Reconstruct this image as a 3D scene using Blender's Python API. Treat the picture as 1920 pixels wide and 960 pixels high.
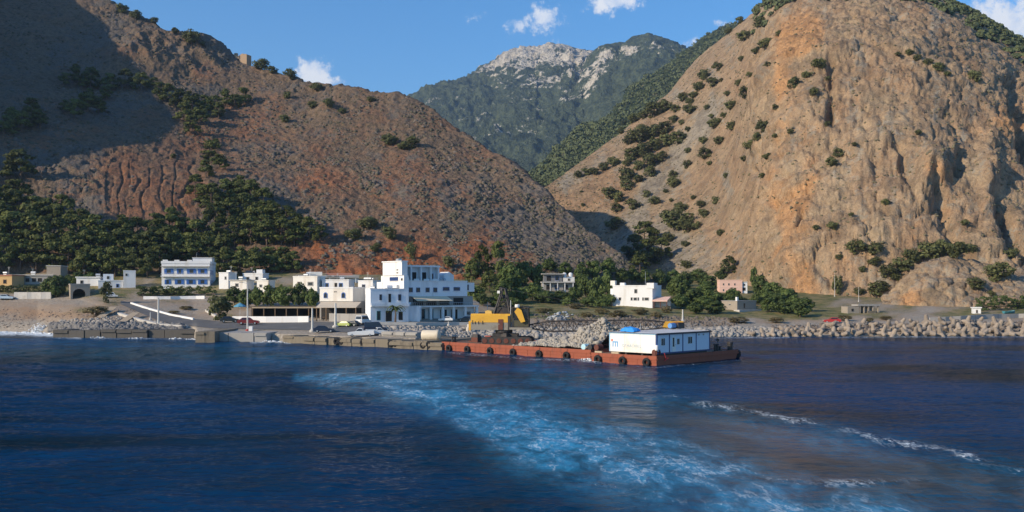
import bpy, bmesh, math, random
import numpy as np
from mathutils import Vector, Matrix
from mathutils.bvhtree import BVHTree

# ------------------------------------------------------------------ camera, sky, sun, exposure
for o in list(bpy.data.objects):
    bpy.data.objects.remove(o, do_unlink=True)
SC = bpy.context.scene
COL = SC.collection
R = math.radians
FPX, PXC, PYH, CAMH = 1800.0, 960.0, 545.0, 9.4      # focal length in photo pixels, principal column, horizon row, eye height

cam_d = bpy.data.cameras.new('camera')
cam = bpy.data.objects.new('camera', cam_d); COL.objects.link(cam)
cam.location = (0, 0, CAMH); cam.rotation_euler = (R(90), 0, 0)
cam_d.sensor_width = 36.0; cam_d.lens = 36.0 * FPX / 1920.0
cam_d.shift_y = (PYH - 480.0) / 1920.0
cam_d.clip_start = 0.5; cam_d.clip_end = 60000
SC.camera = cam

SUN_AZ = (-0.86, -0.51); SUN_EL = R(23.5)
world = bpy.data.worlds.new('World'); SC.world = world; world.use_nodes = True

def build_world():
    nt = world.node_tree; nt.nodes.clear()
    N = nt.nodes.new; L = nt.links.new
    out = N('ShaderNodeOutputWorld'); bg = N('ShaderNodeBackground')
    sky = N('ShaderNodeTexSky'); sky.sky_type = 'NISHITA'; sky.sun_disc = False
    sky.sun_elevation = SUN_EL; sky.sun_rotation = math.atan2(SUN_AZ[0], SUN_AZ[1]) % (2 * math.pi)
    sky.altitude = 0; sky.air_density = 1.0; sky.dust_density = 0.25; sky.ozone_density = 5.0
    bg.inputs['Strength'].default_value = 0.15
    # fair-weather clouds: soft blobs round fixed directions of the sky, broken up by noise
    tc = N('ShaderNodeTexCoord')
    def noise(scale, detail, rough):
        n = N('ShaderNodeTexNoise'); n.inputs['Scale'].default_value = scale
        n.inputs['Detail'].default_value = detail; n.inputs['Roughness'].default_value = rough
        L(tc.outputs['Generated'], n.inputs['Vector']); return n.outputs['Fac']
    n1 = noise(130.0, 6.0, 0.66)
    n2 = noise(42.0, 5.0, 0.6)
    def math_(op, a, b, clamp=False):
        m = N('ShaderNodeMath'); m.operation = op; m.use_clamp = clamp
        for i, v in enumerate((a, b)):
            if hasattr(v, 'links'): L(v, m.inputs[i])
            else: m.inputs[i].default_value = v
        return m.outputs[0]
    total = None
    clouds = []
    def c(px, py, rx, ry, amp=1.0):
        clouds.append((Vector(((px - PXC), FPX, PYH - py)).normalized(), rx / FPX, ry / FPX, amp))
    c(1024, 36, 48, 34); c(972, 48, 34, 22); c(1155, 2, 64, 28); c(588, 133, 42, 28); c(622, 150, 34, 14, .6)
    c(1312, 96, 40, 16, .9); c(1285, 84, 40, 12, .6); c(1900, 40, 95, 75, .9); c(1850, 5, 60, 30, .7); c(1355, 42, 26, 14, .4)
    c(898, 32, 26, 14, .34)
    for k in range(4):                                    # the same clouds go on round the rest of the sky
        rr = random.Random(k + 50); a = rr.uniform(0.7, 5.6); e = rr.uniform(0.2, 0.7)
        clouds.append((Vector((math.sin(a) * math.cos(e), math.cos(a) * math.cos(e), math.sin(e))), rr.uniform(.03, .08), rr.uniform(.015, .04), 1.0))
    for d, rx, ry, amp in clouds:
        side = Vector((d.y, -d.x, 0)).normalized(); up = side.cross(d).normalized()
        def dot(v):
            m = N('ShaderNodeVectorMath'); m.operation = 'DOT_PRODUCT'
            L(tc.outputs['Generated'], m.inputs[0]); m.inputs[1].default_value = v
            return m.outputs['Value']
        u = math_('MULTIPLY', dot(side), 1 / rx); v = math_('MULTIPLY', dot(up), 1 / ry)
        rr2 = math_('ADD', math_('MULTIPLY', u, u), math_('MULTIPLY', v, v))
        f = math_('MULTIPLY', math_('SUBTRACT', 1.15, math_('SQRT', rr2, 0.0)), amp)
        front = math_('GREATER_THAN', dot(d), 0.5)
        f = math_('MULTIPLY', math_('MAXIMUM', f, -1.0), front)
        f = math_('ADD', f, math_('MULTIPLY', math_('SUBTRACT', front, 1.0), 1.0))
        total = f if total is None else math_('MAXIMUM', total, f)
    puff = math_('ADD', math_('MULTIPLY', math_('SUBTRACT', n1, 0.5), 1.5), math_('MULTIPLY', math_('SUBTRACT', n2, 0.5), 2.2))
    dens = math_('ADD', total, puff)
    mr = N('ShaderNodeMapRange'); mr.interpolation_type = 'SMOOTHSTEP'
    mr.inputs['From Min'].default_value = 0.22; mr.inputs['From Max'].default_value = 0.85
    mr.inputs['To Max'].default_value = 0.9
    L(dens, mr.inputs['Value'])
    mx = N('ShaderNodeMix'); mx.data_type = 'RGBA'
    L(mr.outputs['Result'], mx.inputs['Factor'])
    hs = N('ShaderNodeHueSaturation'); hs.inputs['Saturation'].default_value = 1.2; hs.inputs['Value'].default_value = 1.06
    L(sky.outputs['Color'], hs.inputs['Color'])
    L(hs.outputs['Color'], mx.inputs['A'])
    cr = N('ShaderNodeValToRGB')
    cr.color_ramp.elements[0].color = (3.6, 4.3, 5.6, 1); cr.color_ramp.elements[1].color = (6.0, 6.0, 6.1, 1)
    L(n2, cr.inputs['Fac']); cr.color_ramp.elements[0].position = .35; cr.color_ramp.elements[1].position = .6
    L(cr.outputs['Color'], mx.inputs['B'])
    L(mx.outputs['Result'], bg.inputs['Color']); L(bg.outputs[0], out.inputs['Surface'])
build_world()
try:
    world.cycles.sampling_method = 'MANUAL'; world.cycles.sample_map_resolution = 256
except Exception: pass

sun_d = bpy.data.lights.new('sun', 'SUN'); sun_d.energy = 5.0; sun_d.angle = R(0.6); sun_d.color = (1.0, 0.84, 0.63)
sun = bpy.data.objects.new('sun', sun_d); COL.objects.link(sun)
SUN_DIR = Vector((SUN_AZ[0] * math.cos(SUN_EL), SUN_AZ[1] * math.cos(SUN_EL), math.sin(SUN_EL))).normalized()
sun.rotation_euler = SUN_DIR.to_track_quat('Z', 'Y').to_euler(); sun.location = (-200, -200, 300)

vs = SC.view_settings
vs.view_transform = 'Standard'; vs.look = 'None'; vs.gamma = 1.0; vs.exposure = 0.22; vs.use_curve_mapping = False
SC.render.engine = 'CYCLES'
try:
    SC.cycles.use_denoising = True; SC.cycles.max_bounces = 4; SC.cycles.diffuse_bounces = 2; SC.cycles.glossy_bounces = 2; SC.cycles.transmission_bounces = 2; SC.cycles.transparent_max_bounces = 4
    SC.cycles.volume_bounces = 0
except Exception: pass

# ------------------------------------------------------------------ helpers: pixels, noise, meshes, tags, materials
def PW(px, py, Y):
    return Vector(((px - PXC) / FPX * Y, Y, CAMH - (py - PYH) / FPX * Y))
def X(px, Y): return (px - PXC) / FPX * Y
def YW(py): return CAMH * FPX / (py - PYH)               # distance at which the sea shows in that row

_rng = np.random.default_rng(7)
_PERM = np.concatenate([_rng.permutation(256)] * 3).astype(np.int32)
_GR = _rng.normal(size=(256, 3)); _GR /= np.linalg.norm(_GR, axis=1)[:, None]; _GR = _GR.astype(np.float32)
def noise3(p):
    p = np.asarray(p, dtype=np.float64)
    i = np.floor(p).astype(np.int64); f = (p - i).astype(np.float32); i &= 255
    u = f * f * f * (f * (f * 6 - 15) + 10)
    out = np.zeros(p.shape[0], np.float32)
    for dx in (0, 1):
        wx = u[:, 0] if dx else 1 - u[:, 0]
        a = _PERM[i[:, 0] + dx]
        for dy in (0, 1):
            wy = u[:, 1] if dy else 1 - u[:, 1]
            b = _PERM[a + i[:, 1] + dy]
            for dz in (0, 1):
                wz = u[:, 2] if dz else 1 - u[:, 2]
                g = _GR[_PERM[b + i[:, 2] + dz]]
                out += wx * wy * wz * (g[:, 0] * (f[:, 0] - dx) + g[:, 1] * (f[:, 1] - dy) + g[:, 2] * (f[:, 2] - dz))
    return out * 1.5
def fbm(p, octv=4, gain=0.5, ridged=False):
    s = 0; a = 1.0; q = np.array(p, dtype=np.float64); tot = 0
    for k in range(octv):
        n = noise3(q + 17.3 * k)
        if ridged: n = 1 - 2 * np.abs(n)
        s = s + a * n; tot += a; a *= gain; q = q * 2.03
    return s / tot
_JIT = _rng.random((256, 3)).astype(np.float32)
def worley(p):
    """nearest and second nearest feature distance, and a random value per cell"""
    p = np.asarray(p, dtype=np.float64); i = np.floor(p).astype(np.int64); f = (p - i).astype(np.float32); i &= 255
    n = len(p); F1 = np.full(n, 9., np.float32); F2 = np.full(n, 9., np.float32); ID = np.zeros(n, np.int32)
    for dx in (-1, 0, 1):
        a = _PERM[(i[:, 0] + dx) & 255]
        for dy in (-1, 0, 1):
            b = _PERM[a + ((i[:, 1] + dy) & 255)]
            for dz in (-1, 0, 1):
                h = _PERM[b + ((i[:, 2] + dz) & 255)]; j = _JIT[h]
                d = np.sqrt((j[:, 0] + dx - f[:, 0]) ** 2 + (j[:, 1] + dy - f[:, 1]) ** 2 + (j[:, 2] + dz - f[:, 2]) ** 2)
                m = d < F1; F2 = np.where(m, F1, np.minimum(F2, d)); ID = np.where(m, h, ID); F1 = np.where(m, d, F1)
    return F1, F2, _JIT[ID, 0]
def sstep(a, b, x):
    t = np.clip((x - a) / (b - a), 0, 1); return t * t * (3 - 2 * t)
def interp_s(x, xs, ys, sm=0):
    xs = np.array(xs, float); ys = np.array(ys, float)
    y = np.interp(x, xs, ys)
    if sm:
        acc = 0
        for d in np.linspace(-1, 1, 9): acc = acc + np.interp(x + d * sm, xs, ys)
        y = acc / 9
    return y
def pdist(px, py, poly):
    """distance (pixels) to a polyline and the parameter index along it"""
    best = np.full(px.shape, 1e9); par = np.zeros(px.shape)
    for k in range(len(poly) - 1):
        x0, y0 = poly[k][:2]; x1, y1 = poly[k + 1][:2]
        dx, dy = x1 - x0, y1 - y0
        t = np.clip(((px - x0) * dx + (py - y0) * dy) / (dx * dx + dy * dy), 0, 1)
        d = np.hypot(px - x0 - t * dx, py - y0 - t * dy)
        m = d < best; best = np.where(m, d, best); par = np.where(m, k + t, par)
    return best, par

def mesh_np(name, V, F, smooth=False):
    me = bpy.data.meshes.new(name)
    V = np.ascontiguousarray(V, dtype=np.float32); F = np.ascontiguousarray(F, dtype=np.int32)
    n, k = F.shape
    me.vertices.add(len(V)); me.vertices.foreach_set('co', V.ravel())
    me.loops.add(n * k); me.loops.foreach_set('vertex_index', F.ravel())
    me.polygons.add(n)
    me.polygons.foreach_set('loop_start', np.arange(0, n * k, k, dtype=np.int32))
    me.polygons.foreach_set('loop_total', np.full(n, k, np.int32))
    if smooth: me.polygons.foreach_set('use_smooth', np.ones(n, bool))
    me.update(calc_edges=True); me.validate(clean_customdata=False)
    return me
def add_attr(me, name, rgb):
    a = me.attributes.new(name, 'FLOAT_COLOR', 'POINT')
    c = np.ones((len(rgb), 4), np.float32); c[:, :rgb.shape[1]] = rgb
    a.data.foreach_set('color', c.ravel())
def grid_faces(nr, nc):
    r, c = np.meshgrid(np.arange(nr - 1), np.arange(nc - 1), indexing='ij')
    a = (r * nc + c).ravel()
    return np.stack([a, a + 1, a + nc + 1, a + nc], 1)
def grid_normals(G):
    du = np.gradient(G, axis=1); dv = np.gradient(G, axis=0)
    n = np.cross(du, dv); n /= np.linalg.norm(n, axis=2)[:, :, None] + 1e-9
    return n

def link(o, parent=None, **k):
    COL.objects.link(o)
    if parent is not None: o.parent = parent
    for a, b in k.items():
        if b is not None: o[a] = b
    return o
def mobj(name, me, m=None, parent=None, **k):
    o = bpy.data.objects.new(name, me)
    if m is not None and not me.materials: me.materials.append(m)
    return link(o, parent, **k)
def empty(name, loc=(0, 0, 0), rz=0.0, label=None, cat=None, group=None, kind=None):
    o = bpy.data.objects.new(name, None); o.location = loc; o.rotation_euler = (0, 0, rz)
    o.empty_display_size = 0.5
    return link(o, None, label=label, category=cat, group=group, kind=kind)
def copy_tree(o, parent=None):
    c = o.copy(); COL.objects.link(c)
    if parent is not None: c.parent = parent
    for ch in o.children: copy_tree(ch, c)
    return c

# --- materials
def new_mat(name):
    m = bpy.data.materials.new(name); m.use_nodes = True
    nt = m.node_tree; b = nt.nodes['Principled BSDF']
    return m, nt, b
def mnode(nt, op, a, b=None, clamp=False):
    n = nt.nodes.new('ShaderNodeMath'); n.operation = op; n.use_clamp = clamp
    for i, v in enumerate((a, b)):
        if v is None: continue
        if hasattr(v, 'links'): nt.links.new(v, n.inputs[i])
        else: n.inputs[i].default_value = v
    return n.outputs[0]
def mixc(nt, f, a, b, blend='MIX'):
    n = nt.nodes.new('ShaderNodeMix'); n.data_type = 'RGBA'; n.blend_type = blend
    for s, v in (('Factor', f), ('A', a), ('B', b)):
        if hasattr(v, 'links'): nt.links.new(v, n.inputs[s])
        elif s == 'Factor': n.inputs[s].default_value = v
        else: n.inputs[s].default_value = (*v[:3], 1)
    return n.outputs['Result']
def nnoise(nt, vec, scale, detail=4, rough=.6, dist=0, col=False):
    n = nt.nodes.new('ShaderNodeTexNoise'); n.inputs['Scale'].default_value = scale
    n.inputs['Detail'].default_value = detail; n.inputs['Roughness'].default_value = rough
    n.inputs['Distortion'].default_value = dist
    if vec is not None: nt.links.new(vec, n.inputs['Vector'])
    return n.outputs['Color' if col else 'Fac']
def ramp(nt, v, lo, hi, a=0.0, b=1.0):
    n = nt.nodes.new('ShaderNodeMapRange'); n.interpolation_type = 'SMOOTHSTEP'
    n.inputs['From Min'].default_value = lo; n.inputs['From Max'].default_value = hi
    n.inputs['To Min'].default_value = a; n.inputs['To Max'].default_value = b
    nt.links.new(v, n.inputs['Value']); return n.outputs['Result']
def bump(nt, b, h, strength=.4, dist=.1):
    n = nt.nodes.new('ShaderNodeBump'); n.inputs['Strength'].default_value = strength
    n.inputs['Distance'].default_value = dist
    nt.links.new(h, n.inputs['Height']); nt.links.new(n.outputs[0], b.inputs['Normal'])
def objcoord(nt, world_=False):
    if world_:
        return nt.nodes.new('ShaderNodeNewGeometry').outputs['Position']
    return nt.nodes.new('ShaderNodeTexCoord').outputs['Object']
MATS = {}
def M(name, col, rough=.8, var=.25, dirt=None, scale=1.2, metal=0.0, bmp=.25, spec=.4, streak=False, per_obj=0.0):
    """painted / plastered / stony surface: base colour with two scales of blotching, optional dirt colour, fine relief"""
    if name in MATS: return MATS[name]
    m, nt, b = new_mat(name)
    v = objcoord(nt)
    if streak:
        mp = nt.nodes.new('ShaderNodeMapping'); mp.inputs['Scale'].default_value = (1, 1, .18); nt.links.new(v, mp.inputs['Vector']); v2 = mp.outputs[0]
    else: v2 = v
    n1 = nnoise(nt, v2, scale, 5, .65); n2 = nnoise(nt, v, scale * 9, 3, .6)
    k = mnode(nt, 'ADD', mnode(nt, 'MULTIPLY', mnode(nt, 'SUBTRACT', n1, .5), var * 2), mnode(nt, 'MULTIPLY', mnode(nt, 'SUBTRACT', n2, .5), var * .7))
    f = mnode(nt, 'ADD', 1.0, k)
    if per_obj:
        oi = nt.nodes.new('ShaderNodeObjectInfo')
        f = mnode(nt, 'MULTIPLY', f, mnode(nt, 'ADD', 1.0 - per_obj, mnode(nt, 'MULTIPLY', oi.outputs['Random'], 2 * per_obj)))
    vm = nt.nodes.new('ShaderNodeVectorMath'); vm.operation = 'SCALE'; vm.inputs[0].default_value = col[:3]
    nt.links.new(f, vm.inputs['Scale']); c = vm.outputs[0]
    if dirt is not None:
        c = mixc(nt, ramp(nt, n1, .5, .72, 0, .75), c, dirt)
    nt.links.new(c, b.inputs['Base Color'])
    b.inputs['Roughness'].default_value = rough; b.inputs['Metallic'].default_value = metal
    b.inputs['Specular IOR Level'].default_value = spec
    if bmp: bump(nt, b, n2, bmp, .03)
    MATS[name] = m
    return m

# ------------------------------------------------------------------ terrain
def cols_of(lo, hi, step, pad_lo=None, pad_hi=None, pad_step=14):
    c = np.arange(lo, hi + .1, step)
    if pad_lo is not None: c = np.concatenate([np.arange(pad_lo, lo - step, pad_step), c])
    if pad_hi is not None: c = np.concatenate([c, np.arange(hi + pad_step, pad_hi + .1, pad_step)])
    return c
def hill_patch(cols, base, ridge, rows, prof, back=0.55, nback=24, back_drop=0.9, smooth=12):
    """a slope laid out column by column: from a foot (px,row,distance) to a crest (px,row,distance), then down the far side"""
    bpx, bpy_, bY = zip(*base); rpx, rpy, rY = zip(*ridge)
    Yb = interp_s(cols, bpx, bY, smooth * 3); zb = CAMH - (interp_s(cols, bpx, bpy_, smooth) - PYH) / FPX * Yb
    Yr = interp_s(cols, rpx, rY, smooth * 3); zr = CAMH - (interp_s(cols, rpx, rpy, smooth) - PYH) / FPX * Yr
    t = np.linspace(-0.12, 1, rows)[:, None]
    g = prof(np.clip(t, 0, 1), cols[None, :]); 
    Yf = Yb + (Yr - Yb) * np.where(t < 0, t * .4, t); Zf = zb + (zr - zb) * g + np.where(t < 0, t * 140, 0)
    tb = np.linspace(0, 1, nback + 1)[1:, None]
    Ybk = Yr + (Yr - Yb) * back * 1.6 * tb; Zbk = zr - (zr - zb) * back_drop * (tb ** 1.35)
    Y = np.concatenate([Yf, Ybk]); Z = np.concatenate([Zf, Zbk])
    tt = np.concatenate([np.repeat(t, len(cols), 1), 1 + np.repeat(tb, len(cols), 1)])
    Xw = (cols[None, :] - PXC) / FPX * Y
    return np.stack([Xw, Y, Z], 2), tt
def displace(G, d):
    return G + grid_normals(G) * d[:, :, None]
def project(G):
    return PXC + G[..., 0] / G[..., 1] * FPX, PYH - (G[..., 2] - CAMH) / G[..., 1] * FPX
def F3(G, sx, sy=None, sz=None):
    P = G.reshape(-1, 3).copy(); P[:, 0] /= sx; P[:, 1] /= (sy or sx); P[:, 2] /= (sz or sx); return P
def shp(a, G): return np.asarray(a).reshape(G.shape[:2])

TERR = []                                   # (verts, faces) of everything things can stand on
def terrain_obj(name, G, mat, attr=None, **k):
    V = G.reshape(-1, 3); F = grid_faces(*G.shape[:2])
    me = mesh_np(name, V, F, smooth=True)
    if attr is not None: add_attr(me, 'mask', attr.reshape(-1, attr.shape[-1]))
    TERR.append((V, F))
    return mobj(name, me, mat, kind='structure', **k)

def hill_material(name, tan, red, rock, scrub, scrub_amt, fine=1.0, rocky=.5, ochre=(.42, .2, .09), strata=0.0):
    m, nt, b = new_mat(name)
    at = nt.nodes.new('ShaderNodeAttribute'); at.attribute_name = 'mask'
    sp = nt.nodes.new('ShaderNodeSeparateColor'); nt.links.new(at.outputs['Color'], sp.inputs[0])
    v = objcoord(nt, True)
    big = nnoise(nt, v, .02 * fine, 5, .6); mid = nnoise(nt, v, .11 * fine, 6, .68, .4); fin = nnoise(nt, v, .55 * fine, 5, .7)
    vf = nnoise(nt, v, 1.9 * fine, 3, .7)
    red_f = mnode(nt, 'ADD', sp.outputs[0], mnode(nt, 'MULTIPLY', mnode(nt, 'SUBTRACT', mid, .5), 1.3), True)
    c = mixc(nt, red_f, tan, red)
    # stones lying on the soil
    vo = nt.nodes.new('ShaderNodeTexVoronoi'); vo.inputs['Scale'].default_value = .42 * fine; vo.inputs['Randomness'].default_value = 1
    mpv = nt.nodes.new('ShaderNodeMix'); mpv.data_type = 'VECTOR'
    nt.links.new(v, vo.inputs['Vector'])
    rk = mnode(nt, 'ADD', mnode(nt, 'MULTIPLY', mnode(nt, 'SUBTRACT', mid, .5), 2.6), mnode(nt, 'ADD', mnode(nt, 'MULTIPLY', mnode(nt, 'SUBTRACT', fin, .5), 2.2), mnode(nt, 'SUBTRACT', mnode(nt, 'MULTIPLY', sp.outputs[1], 1.7), .55)))
    rk = ramp(nt, rk, 0.05, .5 + .3 * (1 - rocky))
    rockc = mixc(nt, ramp(nt, fin, .35, .68), [x * .7 for x in rock], [min(1, x * 1.22) for x in rock])
    c = mixc(nt, rk, c, rockc)
    oc = ramp(nt, mnode(nt, 'ADD', mnode(nt, 'MULTIPLY', sp.outputs[2], 1.0), mnode(nt, 'MULTIPLY', mnode(nt, 'SUBTRACT', mid, .5), 1.2)), .35, .8)
    c = mixc(nt, mnode(nt, 'MULTIPLY', oc, .8), c, ochre)
    # low thorny scrub
    sc = ramp(nt, mnode(nt, 'ADD', mnode(nt, 'MULTIPLY', fin, .6), mnode(nt, 'MULTIPLY', vf, .5)), .60 - .06 * scrub_amt, .68 - .05 * scrub_amt)
    sc = mnode(nt, 'MULTIPLY', sc, min(1, .75 * scrub_amt))
    c = mixc(nt, sc, c, scrub)
    if strata:
        mps = nt.nodes.new('ShaderNodeMapping'); mps.inputs['Scale'].default_value = (1, 1, .55); nt.links.new(v, mps.inputs['Vector'])
        st = nnoise(nt, mps.outputs[0], .13, 5, .72, .8)
        c = mixc(nt, strata, c, mixc(nt, ramp(nt, st, .36, .62), (.42, .40, .40), (1.28, 1.26, 1.22)), 'MULTIPLY')
    c = mixc(nt, .55, c, mixc(nt, ramp(nt, vf, .3, .7), (.5, .5, .5), (1.35, 1.35, 1.35)), 'MULTIPLY')
    c = mixc(nt, ramp(nt, big, .3, .7, 0, .3), c, (.6, .58, .56), 'MULTIPLY')
    nt.links.new(c, b.inputs['Base Color']); b.inputs['Roughness'].default_value = .95; b.inputs['Specular IOR Level'].default_value = .15
    h = mnode(nt, 'ADD', mnode(nt, 'MULTIPLY', fin, 1.0), mnode(nt, 'MULTIPLY', vf, .45))
    bump(nt, b, h, .8, 1.1 / fine)
    return m

# ---- left hill: scree and red earth, runs on out of the frame to an unseen spur shaped to shade the upper left
cl = cols_of(-60, 1262, 1.7, -1900, None, 14)
baseL = [(-1900, 545, 205), (-1000, 540, 212), (-600, 535, 220), (-400, 528, 230), (-200, 505, 280), (0, 500, 285), (300, 502, 287), (600, 512, 285), (900, 521, 285), (1100, 526, 292), (1250, 536, 305)]
ridgeL = [(-1900, -330, 420), (-1400, -170, 320), (-1000, -175, 320), (-600, -133, 320), (-450, -100, 320), (-330, -124, 365), (-260, -190, 440), (-200, -215, 520), (0, -105, 560), (100, -48, 545), (180, -2, 530), (230, 18, 522), (290, 48, 515), (340, 74, 510), (400, 98, 505), (440, 112, 500),
          (480, 124, 495), (560, 150, 480), (620, 166, 470), (700, 178, 458), (760, 184, 450), (800, 200, 440), (830, 224, 432), (870, 254, 420), (920, 290, 405),
          (970, 325, 390), (1030, 371, 368), (1080, 415, 350), (1130, 462, 332), (1180, 503, 318), (1230, 530, 308), (1262, 541, 306)]
def profL(t, px):
    a = t - .06 * np.sin(t * math.pi) + .035 * np.sin(t * math.pi * 2)
    return a + .05 * sstep(.55, .95, t) * (1 - t)
G, T = hill_patch(cl, baseL, ridgeL, 320, profL, back=.6, nback=22)
d = 5.0 * shp(fbm(F3(G, 70), 3), G) + 2.2 * shp(fbm(F3(G, 22), 3, ridged=True), G) * .6
d += 1.15 * shp(fbm(F3(G, 6.0), 3, .6, ridged=True), G) + .42 * shp(fbm(F3(G, 2.2), 2, .6), G)
PXg, PYg = project(G)
f1, f2, cid = worley(F3(G + 2 * np.stack([shp(fbm(F3(G, 7) + 31 * q, 2), G) for q in range(3)], 2), 7)); patch = shp(sstep(-.05, .35, fbm(F3(G, 45), 3)), G)
d += patch * shp(1.0 * (cid - .4) - .8 * np.exp(-(f2 - f1) * 7), G)
# erosion rills on the bare bank
lane = PXg + 26 * shp(fbm(np.stack([PXg.ravel() / 70, PYg.ravel() / 55, PYg.ravel() * 0], 1), 3), G) + (PYg - 350) * .12
m_r = sstep(175, 240, PXg) * (1 - sstep(345, 400, PXg)) * sstep(255, 350, PYg) * (1 - sstep(385, 430, PYg))
m_r2 = sstep(-40, 30, PXg) * (1 - sstep(190, 240, PXg)) * sstep(300, 330, PYg) * (1 - sstep(385, 410, PYg)) * .3
rill = np.abs(((lane / 23.0 + 1.3 * shp(fbm(np.stack([PXg.ravel() / 38, PYg.ravel() / 260, PYg.ravel() * 0], 1), 2), G)) % 1) - .5) * 2
r_dep = np.clip(.55 + 1.1 * shp(fbm(np.stack([PXg.ravel() / 26, PYg.ravel() / 90, PYg.ravel() * 0 + 4], 1), 2), G), .1, 1.2)
d -= np.maximum(m_r, m_r2) * 1.7 * r_dep * np.clip(1 - rill * 2.6, 0, 1) ** 1.3
d *= np.where(np.maximum(m_r, m_r2) > .3, .75, 1)
# rock bluff below the crest on the left, gully by the fort
bl = sstep(150, 260, PXg) * (1 - sstep(380, 460, PXg)) * sstep(50, 85, PYg) * (1 - sstep(120, 150, PYg))
d += bl * (4.5 * shp(fbm(F3(G, 14, 14, 40), 3, ridged=True), G) + 3)
d += 4.0 * np.exp(-((PXg - 615) / 22.) ** 2 - ((PYg - 212) / 14.) ** 2)
G = displace(G, d); 
PXg, PYg = project(G)
n_a = shp(fbm(np.stack([PXg.ravel() / 90, PYg.ravel() / 60, PYg.ravel() * 0 + 3], 1), 4), G)
redm = .14 + .75 * n_a + .85 * sstep(400, 500, PYg) * sstep(480, 620, PXg) * (1 - sstep(900, 1100, PXg)) + .35 * m_r
redm += .4 * np.exp(-((PXg - 660) / 130.) ** 2 - ((PYg - 345) / 35.) ** 2) + .3 * np.exp(-((PXg - 420) / 90.) ** 2 - ((PYg - 250) / 40.) ** 2) - .25 * (1 - sstep(100, 260, PYg)) - .3 * sstep(930, 1050, PXg)
redm += .35 * np.exp(-((PXg - 385) / 40.) ** 2 - ((PYg - 140) / 30.) ** 2)
grey = .30 + .35 * patch + .5 * shp(fbm(np.stack([PXg.ravel() / 60, PYg.ravel() / 45, PYg.ravel() * 0 + 9], 1), 4), G) - .45 * np.maximum(m_r, .6 * m_r2) - .3 * sstep(440, 500, PYg) * (1 - sstep(820, 930, PXg)) + .22 * sstep(900, 1050, PXg)
och = .5 * m_r * (1 - np.abs(rill))
attr = np.clip(np.stack([redm, grey, och], 2), 0, 1)
mat_left = hill_material('hill_earth_left', (.205, .145, .098), (.32, .118, .05), (.195, .166, .14), (.056, .052, .036), 1.0)
left_hill = terrain_obj('hill', G, mat_left, attr)
GL, ATL = G, attr

# ---- right hill: ochre limestone cliff, scree fans on its left flank, scrub on top
cr_ = cols_of(1000, 1985, 1.7, None, 2700, 14)
baseR = [(1000, 470, 520), (1030, 470, 500), (1120, 490, 455), (1200, 502, 415), (1280, 508, 390), (1350, 520, 355), (1430, 535, 325), (1500, 548, 308), (1600, 556, 298), (1700, 560, 292), (1800, 562, 288), (1920, 564, 285), (2300, 570, 270), (2700, 580, 250)]
ridgeR = [(1000, 372, 545), (1030, 347, 560), (1080, 312, 585), (1150, 258, 625), (1210, 208, 655), (1255, 172, 680), (1290, 128, 690), (1312, 105, 690), (1350, 74, 690), (1400, 32, 690), (1430, 6, 685), (1460, -14, 680),
          (1530, -38, 670), (1650, -44, 655), (1730, -30, 645), (1790, 2, 635), (1850, 46, 620), (1920, 96, 600), (2000, 140, 575), (2300, 260, 500), (2700, 380, 400)]
def profR(t, px):
    w = sstep(1330, 1480, px)
    steep = np.interp(t, [0, .05, .3, .5, .62, .8, 1], [0, .10, .47, .665, .765, .89, 1.0])
    lin = t - .05 * np.sin(t * math.pi * 2) * (1 - w)
    return lin * (1 - w) + steep * w
G, T = hill_patch(cr_, baseR, ridgeR, 345, profR, back=.5, nback=20, smooth=8)
PXg, PYg = project(G)
w = sstep(1370, 1450, PXg + 30 * shp(fbm(np.stack([PXg.ravel() / 60, PYg.ravel() / 60, PYg.ravel() * 0], 1), 2), G))
wc = w * sstep(560, 530, PYg) * sstep(-10, 70, PYg - (interp_s(cr_, *zip(*[(a, b_) for a, b_, _ in ridgeR]))[None, :]))
wp_ = G + 14 * np.stack([shp(fbm(F3(G, 40) + 31 * q, 2), G) for q in range(3)], 2)
d = 7 * shp(fbm(F3(G, 95), 3), G) * (.35 + .65 * w)
rib = shp(fbm(F3(wp_, 38, 38, 58), 4, .55, ridged=True), G)
wp = G + 3.5 * np.stack([shp(fbm(F3(G, 9) + 31 * q, 2), G) for q in range(3)], 2)
f1, f2, cid = worley(F3(wp, 15, 15, 18)); blk = shp(2.6 * (cid - .5) - 2.0 * np.exp(-(f2 - f1) * 10), G)
f1, f2, cid = worley(F3(wp, 5.5, 5.5, 6.5)); blk += shp(.95 * (cid - .5) - 1.1 * np.exp(-(f2 - f1) * 8), G)
d += blk * (.10 + .58 * wc)
d += wc * (.9 * shp(fbm(F3(G, 4.2, 4.2, 7), 2, .6, ridged=True), G))
d += wc * (3.2 * (rib - .1) + .9 * shp(fbm(F3(wp, 11, 11, 15), 3, .6, ridged=True), G) * .8)
d += 1.1 * shp(fbm(F3(G, 8), 3, .6, ridged=True), G) * (.25 + .75 * w) + .55 * shp(fbm(F3(G, 2.6), 2, .6), G)
wobble = shp(fbm(np.stack([PXg.ravel() / 24, PYg.ravel() / 24, PYg.ravel() * 0 + 7], 1), 3), G); wob2 = shp(fbm(np.stack([PXg.ravel() / 40, PYg.ravel() / 40, PYg.ravel() * 0 + 3], 1), 3), G)
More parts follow.
